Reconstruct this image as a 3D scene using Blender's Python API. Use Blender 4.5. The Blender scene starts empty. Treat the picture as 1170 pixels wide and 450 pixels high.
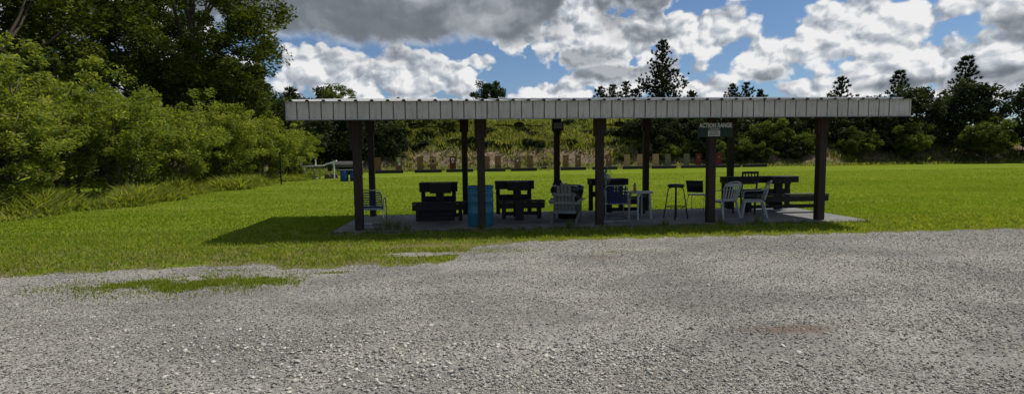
import bpy, bmesh, math, random
import numpy as np
from mathutils import Vector, Matrix, noise as mnoise

R = math.radians
S = bpy.context.scene
COL = S.collection
random.seed(7)

# ------------------------------------------------------------------ camera
cam = bpy.data.cameras.new('camera')
camo = bpy.data.objects.new('camera', cam)
COL.objects.link(camo)
S.camera = camo
cam.sensor_width = 36.0
cam.lens = 36.0 * 600 / 1170
cam.clip_start = 0.05
cam.clip_end = 3000
camo.matrix_world = (Matrix.Translation((0, 0, 1.6)) @ Matrix.Rotation(-R(4.5), 4, 'Z')
                     @ Matrix.Rotation(R(90) - math.atan(48.5 / 600), 4, 'X') @ Matrix.Rotation(-0.012, 4, 'Z'))

# ------------------------------------------------------------------ light
SUN = Vector((0.57, 0.207, 1.0)).normalized()
S.view_settings.view_transform = 'Standard'
S.view_settings.look = 'None'
S.view_settings.gamma = 1.0
S.view_settings.exposure = -0.13
sl = bpy.data.lights.new('sun', 'SUN')
sl.energy = 4.5
sl.angle = R(0.53)
sl.color = (1.0, 0.955, 0.88)
slo = bpy.data.objects.new('sun', sl)
slo.rotation_euler = SUN.to_track_quat('Z', 'Y').to_euler()
slo.location = (20, 8, 40)
COL.objects.link(slo)

W = bpy.data.worlds.new('World')
S.world = W
W.use_nodes = True


class NT:
    """small helper to write node trees as expressions"""
    def __init__(s, tree):
        s.t = tree
        s.n = tree.nodes
        s.l = tree.links

    def put(s, sock, v):
        if isinstance(v, bpy.types.NodeSocket):
            s.l.new(v, sock)
        else:
            sock.default_value = v

    def m(s, op, a, b=None, c=None, clamp=False):
        n = s.n.new('ShaderNodeMath')
        n.operation = op
        n.use_clamp = clamp
        s.put(n.inputs[0], a)
        if b is not None:
            s.put(n.inputs[1], b)
        if c is not None:
            s.put(n.inputs[2], c)
        return n.outputs[0]

    def xyz(s, x, y, z):
        n = s.n.new('ShaderNodeCombineXYZ')
        s.put(n.inputs[0], x)
        s.put(n.inputs[1], y)
        s.put(n.inputs[2], z)
        return n.outputs[0]

    def noise(s, vec, scale, detail=4, rough=0.55, dist=0.0, out=0):
        n = s.n.new('ShaderNodeTexNoise')
        if vec is not None:
            s.l.new(vec, n.inputs['Vector'])
        n.inputs['Scale'].default_value = scale
        n.inputs['Detail'].default_value = detail
        n.inputs['Roughness'].default_value = rough
        n.inputs['Distortion'].default_value = dist
        return n.outputs[out]

    def voro(s, vec, scale, feature='F1', out='Distance', smooth=None, detail=0, rand=1.0):
        n = s.n.new('ShaderNodeTexVoronoi')
        n.feature = feature
        if vec is not None:
            s.l.new(vec, n.inputs['Vector'])
        n.inputs['Scale'].default_value = scale
        n.inputs['Detail'].default_value = detail
        n.inputs['Randomness'].default_value = rand
        if smooth is not None and 'Smoothness' in n.inputs:
            n.inputs['Smoothness'].default_value = smooth
        return n.outputs[out]

    def mix(s, f, a, b, mode='MIX'):
        n = s.n.new('ShaderNodeMix')
        n.data_type = 'RGBA'
        n.blend_type = mode
        s.put(n.inputs[0], f)
        s.put(n.inputs[6], a if isinstance(a, bpy.types.NodeSocket) else (*a, 1))
        s.put(n.inputs[7], b if isinstance(b, bpy.types.NodeSocket) else (*b, 1))
        return n.outputs[2]

    def ramp(s, f, stops, interp='LINEAR'):
        n = s.n.new('ShaderNodeValToRGB')
        n.color_ramp.interpolation = interp
        while len(n.color_ramp.elements) < len(stops):
            n.color_ramp.elements.new(0.5)
        for e, (p, c) in zip(n.color_ramp.elements, stops):
            e.position = p
            e.color = (*c, 1) if len(c) == 3 else c
        s.put(n.inputs[0], f)
        return n.outputs[0]

    def sstep(s, v, a, b):
        n = s.n.new('ShaderNodeMapRange')
        n.interpolation_type = 'SMOOTHSTEP'
        s.put(n.inputs[0], v)
        n.inputs[1].default_value = a
        n.inputs[2].default_value = b
        return n.outputs[0]


def build_sky():
    w = NT(W.node_tree)
    bg = w.n['Background']
    sky = w.n.new('ShaderNodeTexSky')
    sky.sky_type = 'NISHITA'
    sky.sun_disc = False
    sky.sun_elevation = math.asin(SUN.z)
    sky.sun_rotation = math.atan2(SUN.x, SUN.y)
    sky.air_density = 1.0
    sky.dust_density = 0.3
    sky.ozone_density = 2.5
    tc = w.n.new('ShaderNodeTexCoord')
    sp = w.n.new('ShaderNodeSeparateXYZ')
    w.l.new(tc.outputs['Generated'], sp.inputs[0])
    az = w.m('ARCTAN2', sp.outputs[0], sp.outputs[1])
    U = w.m('MULTIPLY_ADD', az, 6.0, 5.85 - 0.0785 * 6)
    V = w.m('MULTIPLY', w.m('ARCSINE', sp.outputs[2]), 6.0)
    # warp the cloud outlines
    P0 = w.xyz(U, V, 0.0)
    wc = w.noise(P0, 2.2, 3, 0.5, out=1)
    ws = w.n.new('ShaderNodeSeparateColor')
    w.l.new(wc, ws.inputs[0])
    Uw = w.m('ADD', U, w.m('MULTIPLY_ADD', ws.outputs[0], 0.22, -0.11))
    Vw = w.m('ADD', V, w.m('MULTIPLY_ADD', ws.outputs[1], 0.16, -0.08))

    def blob(px, py, ax, ay):
        u = 5.85 + 6 * math.atan((px - 585) / 600)
        v = (176.5 - 0.012 * (px - 585) - py) / 100
        du = w.m('MULTIPLY', w.m('SUBTRACT', Uw, u), 100.0 / ax)
        dv = w.m('MULTIPLY', w.m('SUBTRACT', Vw, v), 100.0 / ay)
        q = w.m('ADD', w.m('MULTIPLY', du, du), w.m('MULTIPLY', dv, dv))
        return w.m('SUBTRACT', 1.0, w.m('SQRT', q))

    def union(bl):
        o = blob(*bl[0])
        for b in bl[1:]:
            o = w.m('SMOOTH_MAX', o, blob(*b), 0.08)
        return o

    # (centre x, centre y, half width, half height) in hundredths of a sixth of a radian
    body = union([(470, -10, 150, 50), (600, 35, 70, 34), (645, 15, 90, 78), (700, 50, 95, 50),
                  (795, 48, 66, 30), (720, 92, 90, 22), (740, 0, 75, 38),
                  (365, 90, 50, 38), (410, 98, 70, 36), (480, 92, 66, 38), (525, 100, 36, 20), (548, 74, 26, 14), (530, 86, 26, 16),
                  (640, 108, 62, 22), (700, 98, 60, 24), (800, 105, 40, 18), (750, 90, 60, 24),
                  (866, 10, 40, 17), (880, 76, 48, 27), (862, 92, 30, 16), (560, 112, 30, 6),
                  (60, 60, 160, 40), (210, 105, 90, 36), (-150, 100, 150, 40), (980, 60, 80, 40), (1080, 100, 120, 38), (1000, 110, 110, 18), (1240, 40, 130, 50)])
    fine = w.noise(P0, 3.4, 7, 0.60)

    def dome(du, dv, scale, det):
        q = w.xyz(w.m('ADD', Uw, du), w.m('MULTIPLY_ADD', Vw, 1.3, dv), 0.3)
        a = w.voro(q, scale, 'F1', detail=det)
        return w.m('SUBTRACT', 1.0, w.m('MULTIPLY', a, a))
    d0 = dome(0.0, 0.0, 3.1, 2.5)
    d = w.m('ADD', w.m('MULTIPLY_ADD', body, 1.25, 0.10), w.m('MULTIPLY_ADD', fine, 0.80, -0.38))
    d = w.m('ADD', d, w.m('MULTIPLY_ADD', d0, 0.42, -0.32))
    # higher clouds out of view, added to whiten and lift the ambient light
    hi = w.m('MULTIPLY', w.sstep(w.noise(P0, 0.55, 4, 0.55), 0.44, 0.58), w.sstep(V, 1.9, 2.6))
    alpha = w.m('MAXIMUM', w.sstep(d, -0.02, 0.24), w.m('MULTIPLY', hi, 0.85))
    grey = union([(440, 8, 175, 72), (330, 0, 130, 68), (575, 40, 90, 22), (655, 72, 60, 13), (735, 50, 42, 11), (690, 86, 74, 10),
                  (700, 18, 22, 34), (745, 14, 28, 24), (598, 74, 14, 12), (884, 98, 26, 10), (60, 70, 130, 20), (1240, 70, 90, 14), (1090, 112, 90, 9)])
    g = w.sstep(w.m('ADD', grey, w.m('MULTIPLY_ADD', fine, 0.9, -0.42)), -0.15, 0.55)
    g = w.m('MULTIPLY', g, w.sstep(d, 0.05, 0.40))
    # relief: puffs lit from the right and above, large and small
    rel = w.m('SUBTRACT', d0, dome(0.05, 0.08, 3.1, 2.5))
    fineA = w.noise(w.xyz(Uw, Vw, 0.0), 6.5, 6, 0.62)
    fine2 = w.noise(w.xyz(w.m('ADD', Uw, 0.02), w.m('ADD', Vw, 0.035), 0.0), 6.5, 6, 0.62)
    rel = w.m('ADD', w.m('MULTIPLY', rel, 0.75), w.m('MULTIPLY', w.m('SUBTRACT', fineA, fine2), 1.15))
    broad = w.noise(P0, 1.5, 2, 0.5)
    lit = w.m('ADD', w.m('MULTIPLY_ADD', rel, 1.1, 0.62), w.m('MULTIPLY_ADD', broad, 0.7, -0.33), clamp=True)
    white = w.ramp(lit, [(0.05, (0.37, 0.41, 0.48)), (0.55, (0.66, 0.70, 0.75)), (0.9, (1.0, 1.0, 1.0))])
    greyc = w.ramp(w.m('ADD', w.m('MULTIPLY', lit, 0.5), w.m('MULTIPLY', broad, 0.5)), [(0.3, (0.19, 0.215, 0.25)), (0.55, (0.28, 0.31, 0.35)), (0.8, (0.48, 0.51, 0.55))])
    cloud = w.mix(w.m('MULTIPLY', g, 0.97), white, greyc)
    # broad grey cloud bank in front, smooth underside
    bank = union([(430, -40, 235, 104), (330, -30, 180, 90), (575, -10, 80, 66), (-200, 20, 180, 60), (1260, -30, 120, 60)])
    bk = w.m('ADD', w.m('MULTIPLY', bank, 1.6), w.m('MULTIPLY_ADD', fine, 0.42, -0.20))
    ba = w.sstep(bk, -0.02, 0.26)
    inner = w.m('MULTIPLY', w.sstep(bank, 0.0, 0.55), -0.10)
    hl = union([(560, 20, 75, 30), (500, 6, 60, 22)])
    bt = w.m('ADD', w.m('MULTIPLY_ADD', lit, 0.13, 0.06), w.m('MULTIPLY_ADD', broad, 0.62, inner))
    bt = w.m('ADD', bt, w.m('MULTIPLY', w.sstep(w.m('ADD', hl, w.m('MULTIPLY_ADD', fine, 1.0, -0.5)), -0.1, 0.7), 0.32))
    bt = w.m('ADD', bt, w.m('MULTIPLY', w.sstep(bk, 0.35, 0.0), 0.22))
    bankc = w.ramp(bt, [(0.18, (0.145, 0.168, 0.20)), (0.48, (0.215, 0.24, 0.275)), (0.75, (0.42, 0.45, 0.49)), (0.95, (0.72, 0.75, 0.78))])
    cloud = w.mix(ba, cloud, bankc)
    alpha = w.m('MAXIMUM', alpha, ba)
    cs = w.n.new('ShaderNodeVectorMath')
    cs.operation = 'SCALE'
    w.l.new(cloud, cs.inputs[0])
    cs.inputs['Scale'].default_value = CLOUD
    tint = w.mix(1.0, sky.outputs[0], SKYTINT, 'MULTIPLY')
    res = w.mix(alpha, tint, cs.outputs[0])
    w.l.new(res, bg.inputs[0])
    bg.inputs[1].default_value = 0.078


CLOUD = 12.0
SKYTINT = (0.82, 0.95, 1.12)
build_sky()
W.cycles.sampling_method = 'MANUAL'
W.cycles.sample_map_resolution = 256


# ------------------------------------------------------------------ materials
def mat(name):
    m = bpy.data.materials.new(name)
    m.use_nodes = True
    t = NT(m.node_tree)
    b = m.node_tree.nodes['Principled BSDF']
    return m, t, b


def bump(t, b, h, strength=0.3, dist=0.01):
    n = t.n.new('ShaderNodeBump')
    n.inputs['Strength'].default_value = strength
    n.inputs['Distance'].default_value = dist
    t.l.new(h, n.inputs['Height'])
    t.l.new(n.outputs[0], b.inputs['Normal'])


def objco(t):
    return t.n.new('ShaderNodeTexCoord').outputs['Object']


def geopos(t):
    return t.n.new('ShaderNodeNewGeometry').outputs['Position']


def simple(name, c, rough=0.6, metal=0.0, var=0.25, scale=6, bmp=0.15, spec=0.4):
    m, t, b = mat(name)
    co = objco(t)
    n = t.noise(co, scale, 5, 0.6)
    n2 = t.noise(co, scale * 9, 3, 0.6)
    f = t.m('ADD', t.m('MULTIPLY', n, 0.7), t.m('MULTIPLY', n2, 0.3))
    lo = tuple(x * (1 - var) for x in c)
    hi = tuple(min(1, x * (1 + var)) for x in c)
    t.l.new(t.ramp(f, [(0.3, lo), (0.7, hi)]), b.inputs['Base Color'])
    b.inputs['Roughness'].default_value = rough
    b.inputs['Metallic'].default_value = metal
    b.inputs['Specular IOR Level'].default_value = spec
    if bmp:
        bump(t, b, n2, bmp, 0.004)
    return m


def wood(name, c, c2, scale=3.0):
    m, t, b = mat(name)
    co = objco(t)
    mp = t.n.new('ShaderNodeMapping')
    t.l.new(co, mp.inputs[0])
    mp.inputs['Scale'].default_value = (14, 14, 0.9)
    n = t.noise(mp.outputs[0], scale, 6, 0.65, 0.6)
    n2 = t.noise(co, 2.5, 4, 0.6)
    f = t.m('ADD', t.m('MULTIPLY', n, 0.65), t.m('MULTIPLY', n2, 0.35))
    t.l.new(t.ramp(f, [(0.32, c2), (0.55, c), (0.75, tuple(min(1, x * 1.5) for x in c))]), b.inputs['Base Color'])
    b.inputs['Roughness'].default_value = 0.8
    bump(t, b, n, 0.5, 0.004)
    return m


def leafmat(name, dark, mid, light, trans=0.35):
    m, t, b = mat(name)
    a = t.n.new('ShaderNodeAttribute')
    a.attribute_name = 'tone'
    col = t.ramp(a.outputs['Fac'], [(0.0, dark), (0.5, mid), (1.0, light)])
    t.l.new(col, b.inputs['Base Color'])
    b.inputs['Roughness'].default_value = 0.6
    b.inputs['Specular IOR Level'].default_value = 0.12
    tr = t.n.new('ShaderNodeBsdfTranslucent')
    t.l.new(t.mix(1.0, col, (1.5, 1.4, 0.5), 'MULTIPLY'), tr.inputs[0])
    mx = t.n.new('ShaderNodeMixShader')
    mx.inputs[0].default_value = trans
    t.l.new(b.outputs[0], mx.inputs[1])
    t.l.new(tr.outputs[0], mx.inputs[2])
    t.l.new(mx.outputs[0], t.n['Material Output'].inputs[0])
    return m


M = {}
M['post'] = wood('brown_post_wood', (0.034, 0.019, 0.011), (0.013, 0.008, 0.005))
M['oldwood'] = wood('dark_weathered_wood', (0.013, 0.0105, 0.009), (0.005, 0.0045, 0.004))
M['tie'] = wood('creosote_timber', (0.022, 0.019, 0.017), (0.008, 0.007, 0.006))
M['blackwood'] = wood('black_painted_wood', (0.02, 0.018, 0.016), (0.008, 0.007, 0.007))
M['board'] = simple('cardboard', (0.20, 0.110, 0.048), 0.85, var=0.3, scale=3)
M['boardtan'] = simple('pale_cardboard', (0.36, 0.225, 0.11), 0.85, var=0.15, scale=3)
M['boardgrey'] = simple('grey_green_board', (0.14, 0.12, 0.072), 0.85, var=0.2, scale=3)
M['boardred'] = simple('dark_red_board', (0.13, 0.018, 0.014), 0.8, var=0.25, scale=3)
M['lath'] = simple('raw_lath', (0.36, 0.29, 0.19), 0.8)
M['paperw'] = simple('white_paper', (0.75, 0.75, 0.72), 0.7, var=0.05)
M['paperg'] = simple('green_paper', (0.34, 0.46, 0.20), 0.7, var=0.1)
M['paperp'] = simple('pinkish_white_paper', (0.75, 0.58, 0.55), 0.7, var=0.1)
M['ink'] = simple('black_ink', (0.012, 0.012, 0.012), 0.6, var=0.1)
M['plastw'] = simple('white_plastic', (0.36, 0.36, 0.345), 0.4, var=0.12, scale=4, spec=0.5)
M['plastg'] = simple('grey_plastic_lumber', (0.17, 0.17, 0.155), 0.55, var=0.15, scale=4)
M['alu'] = simple('aluminium_tube', (0.55, 0.56, 0.57), 0.32, metal=0.9, var=0.08)
M['whitemetal'] = simple('white_painted_metal', (0.32, 0.325, 0.31), 0.4, var=0.08)
M['blackmetal'] = simple('black_metal', (0.018, 0.018, 0.018), 0.4, metal=0.3, var=0.2)
M['navy'] = simple('navy_webbing', (0.016, 0.022, 0.075), 0.75, var=0.2, scale=20)
M['palewebbing'] = simple('pale_blue_webbing', (0.20, 0.26, 0.38), 0.75, var=0.2, scale=20)
M['vinyl'] = simple('black_vinyl', (0.012, 0.012, 0.013), 0.35, var=0.2, spec=0.5)
M['bag'] = simple('black_plastic_film', (0.012, 0.012, 0.013), 0.3, var=0.3, scale=10, bmp=0.6, spec=0.6)
M['green_sign'] = simple('dark_green_sign_paint', (0.010, 0.030, 0.016), 0.5, var=0.15)
M['cream'] = simple('cream_sign_face', (0.62, 0.60, 0.50), 0.55, var=0.08)
M['lettering'] = simple('white_lettering', (0.62, 0.63, 0.58), 0.6, var=0.08)
M['orange'] = simple('orange_label', (0.45, 0.13, 0.04), 0.5)
M['bottle'] = simple('bottle_plastic', (0.18, 0.16, 0.13), 0.25, spec=0.6)
M['steelpale'] = simple('pale_painted_steel', (0.72, 0.75, 0.75), 0.5, var=0.15)
M['steelgrey'] = simple('grey_weathered_steel', (0.20, 0.21, 0.21), 0.6, var=0.25)
M['rust'] = simple('rusty_block', (0.10, 0.065, 0.045), 0.85, var=0.35, scale=5)
M['fanblade'] = simple('olive_brown_fan_blade', (0.045, 0.040, 0.016), 0.5, var=0.2)
M['darkvoid'] = simple('dark_interior_board', (0.02, 0.018, 0.016), 0.9)
M['bark'] = wood('bark', (0.10, 0.075, 0.055), (0.035, 0.027, 0.02))
M['panelgrey'] = simple('grey_lamp_panel', (0.17, 0.175, 0.16), 0.45, var=0.1)

# blue drum, scuffed
m, t, b = mat('scuffed_blue_drum_plastic')
co = objco(t)
n = t.noise(co, 5, 7, 0.7, 0.8)
n2 = t.noise(co, 2.0, 4, 0.6)
base = t.ramp(n2, [(0.3, (0.024, 0.14, 0.225)), (0.7, (0.042, 0.195, 0.29))])
t.l.new(t.mix(t.sstep(n, 0.58, 0.68), base, (0.13, 0.26, 0.32)), b.inputs['Base Color'])
b.inputs['Roughness'].default_value = 0.45
M['drum'] = m
M['bluedrum'] = simple('deep_blue_plastic', (0.010, 0.065, 0.24), 0.4, var=0.2)

# painted ribbed sheet: fascia (weathered) and roof
m, t, b = mat('weathered_white_sheet_metal')
co = objco(t)
mp = t.n.new('ShaderNodeMapping')
t.l.new(co, mp.inputs[0])
mp.inputs['Scale'].default_value = (9, 1, 0.8)
st = t.noise(mp.outputs[0], 2.5, 6, 0.65)
blot = t.noise(co, 1.3, 6, 0.6)
c0 = t.ramp(blot, [(0.3, (0.40, 0.37, 0.305)), (0.7, (0.56, 0.525, 0.445))])
c0 = t.mix(t.m('MULTIPLY', t.sstep(st, 0.50, 0.72), 0.55), c0, (0.19, 0.165, 0.115))
sx_ = t.n.new('ShaderNodeSeparateXYZ')
t.l.new(co, sx_.inputs[0])
sm = t.m('ABSOLUTE', t.m('SUBTRACT', t.m('MODULO', sx_.outputs[0], 0.2286), 0.2135))
seam = t.m('MULTIPLY', t.sstep(sm, 0.016, 0.006), t.sstep(st, 0.25, 0.6))
c0 = t.mix(t.m('MULTIPLY', seam, 0.8), c0, (0.085, 0.065, 0.035))
spk = t.noise(co, 60, 2, 0.5)
c0 = t.mix(t.m('MULTIPLY', t.sstep(spk, 0.68, 0.76), 0.5), c0, (0.13, 0.11, 0.08))
t.l.new(c0, b.inputs['Base Color'])
b.inputs['Roughness'].default_value = 0.5
M['fascia'] = m
M['roof'] = simple('galvanised_roof_sheet', (0.34, 0.34, 0.325), 0.55, metal=0.15, var=0.12, scale=2)
M['shedroof'] = simple('grey_shed_roof_sheet', (0.045, 0.042, 0.034), 0.95, var=0.3, scale=4)

# concrete
m, t, b = mat('worn_concrete')
co = geopos(t)
n = t.noise(co, 0.9, 8, 0.65)
n2 = t.noise(co, 30, 4, 0.6)
c0 = t.ramp(t.m('ADD', t.m('MULTIPLY', n, 0.7), t.m('MULTIPLY', n2, 0.3)), [(0.3, (0.085, 0.085, 0.082)), (0.5, (0.165, 0.162, 0.155)), (0.7, (0.27, 0.265, 0.25))])
t.l.new(c0, b.inputs['Base Color'])
b.inputs['Roughness'].default_value = 0.85
bump(t, b, n2, 0.3, 0.004)
M['concrete'] = m

# gravel bed
m, t, b = mat('gravel_bed')
co = geopos(t)
v1 = t.voro(co, 75, 'F1', out='Color')
v1d = t.voro(co, 75, 'F1')
v2 = t.voro(co, 190, 'F1', out='Color')
sep = t.n.new('ShaderNodeSeparateColor')
t.l.new(v1, sep.inputs[0])
sep2 = t.n.new('ShaderNodeSeparateColor')
t.l.new(v2, sep2.inputs[0])
tone = t.m('ADD', t.m('MULTIPLY', sep.outputs[0], 0.6), t.m('MULTIPLY', sep2.outputs[1], 0.4))
c0 = t.ramp(tone, [(0.12, (0.045, 0.041, 0.034)), (0.40, (0.195, 0.182, 0.154)), (0.70, (0.325, 0.304, 0.258)), (0.95, (0.56, 0.53, 0.46))])
big = t.noise(co, 0.55, 6, 0.6, 0.4)
c0 = t.mix(t.m('MULTIPLY', t.sstep(big, 0.44, 0.60), 0.50), c0, (0.125, 0.122, 0.115))
mpg = t.n.new('ShaderNodeMapping')
t.l.new(co, mpg.inputs[0])
mpg.inputs['Scale'].default_value = (0.35, 1.6, 1)
mpg.inputs['Rotation'].default_value = (0, 0, 0.12)
rut = t.noise(mpg.outputs[0], 1.0, 5, 0.6, 0.3)
c0 = t.mix(t.m('MULTIPLY', t.sstep(rut, 0.50, 0.62), 0.22), c0, (0.36, 0.345, 0.31))
c0 = t.mix(t.m('MULTIPLY', t.sstep(rut, 0.42, 0.34), 0.25), c0, (0.15, 0.135, 0.11))
pb = t.n.new('ShaderNodeSeparateXYZ')
t.l.new(co, pb.inputs[0])
def spot(cx, cy, rx, ry):
    dx = t.m('MULTIPLY', t.m('SUBTRACT', pb.outputs[0], cx), 1 / rx)
    dy = t.m('MULTIPLY', t.m('SUBTRACT', pb.outputs[1], cy), 1 / ry)
    q = t.m('SQRT', t.m('ADD', t.m('MULTIPLY', dx, dx), t.m('MULTIPLY', dy, dy)))
    return t.sstep(t.m('ADD', q, t.m('MULTIPLY_ADD', t.noise(co, 4.5, 7, 0.7), 2.2, -1.1)), 1.15, 0.35)
sp_ = t.m('MAXIMUM', spot(2.85, 4.4, 0.62, 0.16), t.m('MULTIPLY', spot(2.0, 7.9, 0.5, 0.25), 0.6))
c0 = t.mix(t.m('MULTIPLY', sp_, 0.7), c0, (0.125, 0.085, 0.055))
t.l.new(c0, b.inputs['Base Color'])
b.inputs['Roughness'].default_value = 0.92
b.inputs['Specular IOR Level'].default_value = 0.2
bump(t, b, t.m('SUBTRACT', 1.0, v1d), 0.7, 0.008)
M['gravel'] = m

# stones
m, t, b = mat('gravel_stone')
a = t.n.new('ShaderNodeAttribute')
a.attribute_name = 'tone'
c0 = t.ramp(a.outputs['Fac'], [(0.0, (0.055, 0.052, 0.046)), (0.35, (0.175, 0.165, 0.145)), (0.7, (0.31, 0.292, 0.255)), (1.0, (0.54, 0.505, 0.42))])
t.l.new(c0, b.inputs['Base Color'])
b.inputs['Roughness'].default_value = 0.85
b.inputs['Specular IOR Level'].default_value = 0.25
M['stone'] = m

# lawn soil and turf
m, t, b = mat('mown_lawn')
co = geopos(t)
n1 = t.noise(co, 0.25, 6, 0.6)
n2 = t.noise(co, 9, 5, 0.7)
n3 = t.noise(co, 1.4, 4, 0.6)
f = t.m('ADD', t.m('MULTIPLY', n1, 0.3), t.m('ADD', t.m('MULTIPLY', n2, 0.4), t.m('MULTIPLY', n3, 0.3)))
c0 = t.ramp(f, [(0.28, (0.085, 0.122, 0.011)), (0.5, (0.135, 0.178, 0.015)), (0.72, (0.20, 0.228, 0.034))])
mpl = t.n.new('ShaderNodeMapping')
t.l.new(co, mpl.inputs[0])
mpl.inputs['Scale'].default_value = (0.07, 0.75, 1)
mow = t.noise(mpl.outputs[0], 1.0, 5, 0.65, 0.3)
c0 = t.mix(t.m('MULTIPLY', t.sstep(mow, 0.50, 0.66), 0.40), c0, (0.19, 0.215, 0.05))
c0 = t.mix(t.m('MULTIPLY', t.sstep(mow, 0.48, 0.36), 0.30), c0, (0.07, 0.115, 0.014))
dryp = t.noise(co, 0.8, 6, 0.7)
c0 = t.mix(t.m('MULTIPLY', t.sstep(dryp, 0.60, 0.72), 0.55), c0, (0.20, 0.175, 0.075))
sy = t.n.new('ShaderNodeSeparateXYZ')
t.l.new(co, sy.inputs[0])
soil = t.m('MULTIPLY', t.sstep(sy.outputs[1], 10.3, 9.3), t.sstep(t.m('ADD', n3, t.m('MULTIPLY', n2, 0.4)), 0.55, 0.78))
c0 = t.mix(t.m('MULTIPLY', soil, 0.8), c0, (0.15, 0.115, 0.075))
t.l.new(c0, b.inputs['Base Color'])
b.inputs['Roughness'].default_value = 1.0
b.inputs['Specular IOR Level'].default_value = 0.0
bump(t, b, n2, 0.5, 0.03)
M['lawn'] = m

M['grass'] = leafmat('grass_blades', (0.085, 0.140, 0.012), (0.150, 0.220, 0.016), (0.33, 0.34, 0.09), 0.55)
M['leaf_big'] = leafmat('big_tree_leaves', (0.024, 0.038, 0.006), (0.062, 0.088, 0.012), (0.16, 0.175, 0.028), 0.35)
M['leaf_willow'] = leafmat('bright_shrub_leaves', (0.085, 0.120, 0.018), (0.17, 0.215, 0.036), (0.30, 0.335, 0.085), 0.55)
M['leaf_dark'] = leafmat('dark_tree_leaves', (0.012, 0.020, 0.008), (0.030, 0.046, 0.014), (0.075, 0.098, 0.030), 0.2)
M['leaf_mid'] = leafmat('mid_green_leaves', (0.034, 0.050, 0.010), (0.085, 0.115, 0.018), (0.19, 0.225, 0.042), 0.35)
M['leaf_olive'] = leafmat('olive_bush_leaves', (0.05, 0.066, 0.014), (0.12, 0.148, 0.028), (0.24, 0.26, 0.06), 0.45)
M['needles'] = leafmat('pine_needles', (0.010, 0.020, 0.008), (0.024, 0.042, 0.014), (0.06, 0.085, 0.026), 0.15)
M['weeds'] = leafmat('weed_stems', (0.075, 0.092, 0.024), (0.165, 0.19, 0.045), (0.32, 0.31, 0.13), 0.5)

# earth berm
m, t, b = mat('eroded_earth_bank')
co = geopos(t)
sx = t.n.new('ShaderNodeSeparateXYZ')
t.l.new(co, sx.inputs[0])
n1 = t.noise(co, 0.35, 7, 0.65)
n2 = t.noise(co, 3.0, 6, 0.7)
zz = t.m('ADD', sx.outputs[2], t.m('MULTIPLY_ADD', n1, 1.6, -0.8))
zz = t.m('ADD', zz, t.m('MULTIPLY_ADD', n2, 0.8, -0.4))
earth = t.ramp(n2, [(0.3, (0.075, 0.052, 0.032)), (0.5, (0.20, 0.145, 0.09)), (0.72, (0.34, 0.26, 0.17))])
green = t.ramp(n2, [(0.3, (0.06, 0.075, 0.018)), (0.55, (0.135, 0.16, 0.035)), (0.75, (0.21, 0.21, 0.07))])
c0 = t.mix(t.sstep(zz, 1.9, 2.7), earth, green)
c0 = t.mix(t.sstep(zz, 0.75, 0.2), c0, (0.10, 0.115, 0.03))
t.l.new(c0, b.inputs['Base Color'])
b.inputs['Roughness'].default_value = 0.95
b.inputs['Specular IOR Level'].default_value = 0.1
bump(t, b, n2, 1.0, 0.25)
M['berm'] = m


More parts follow.
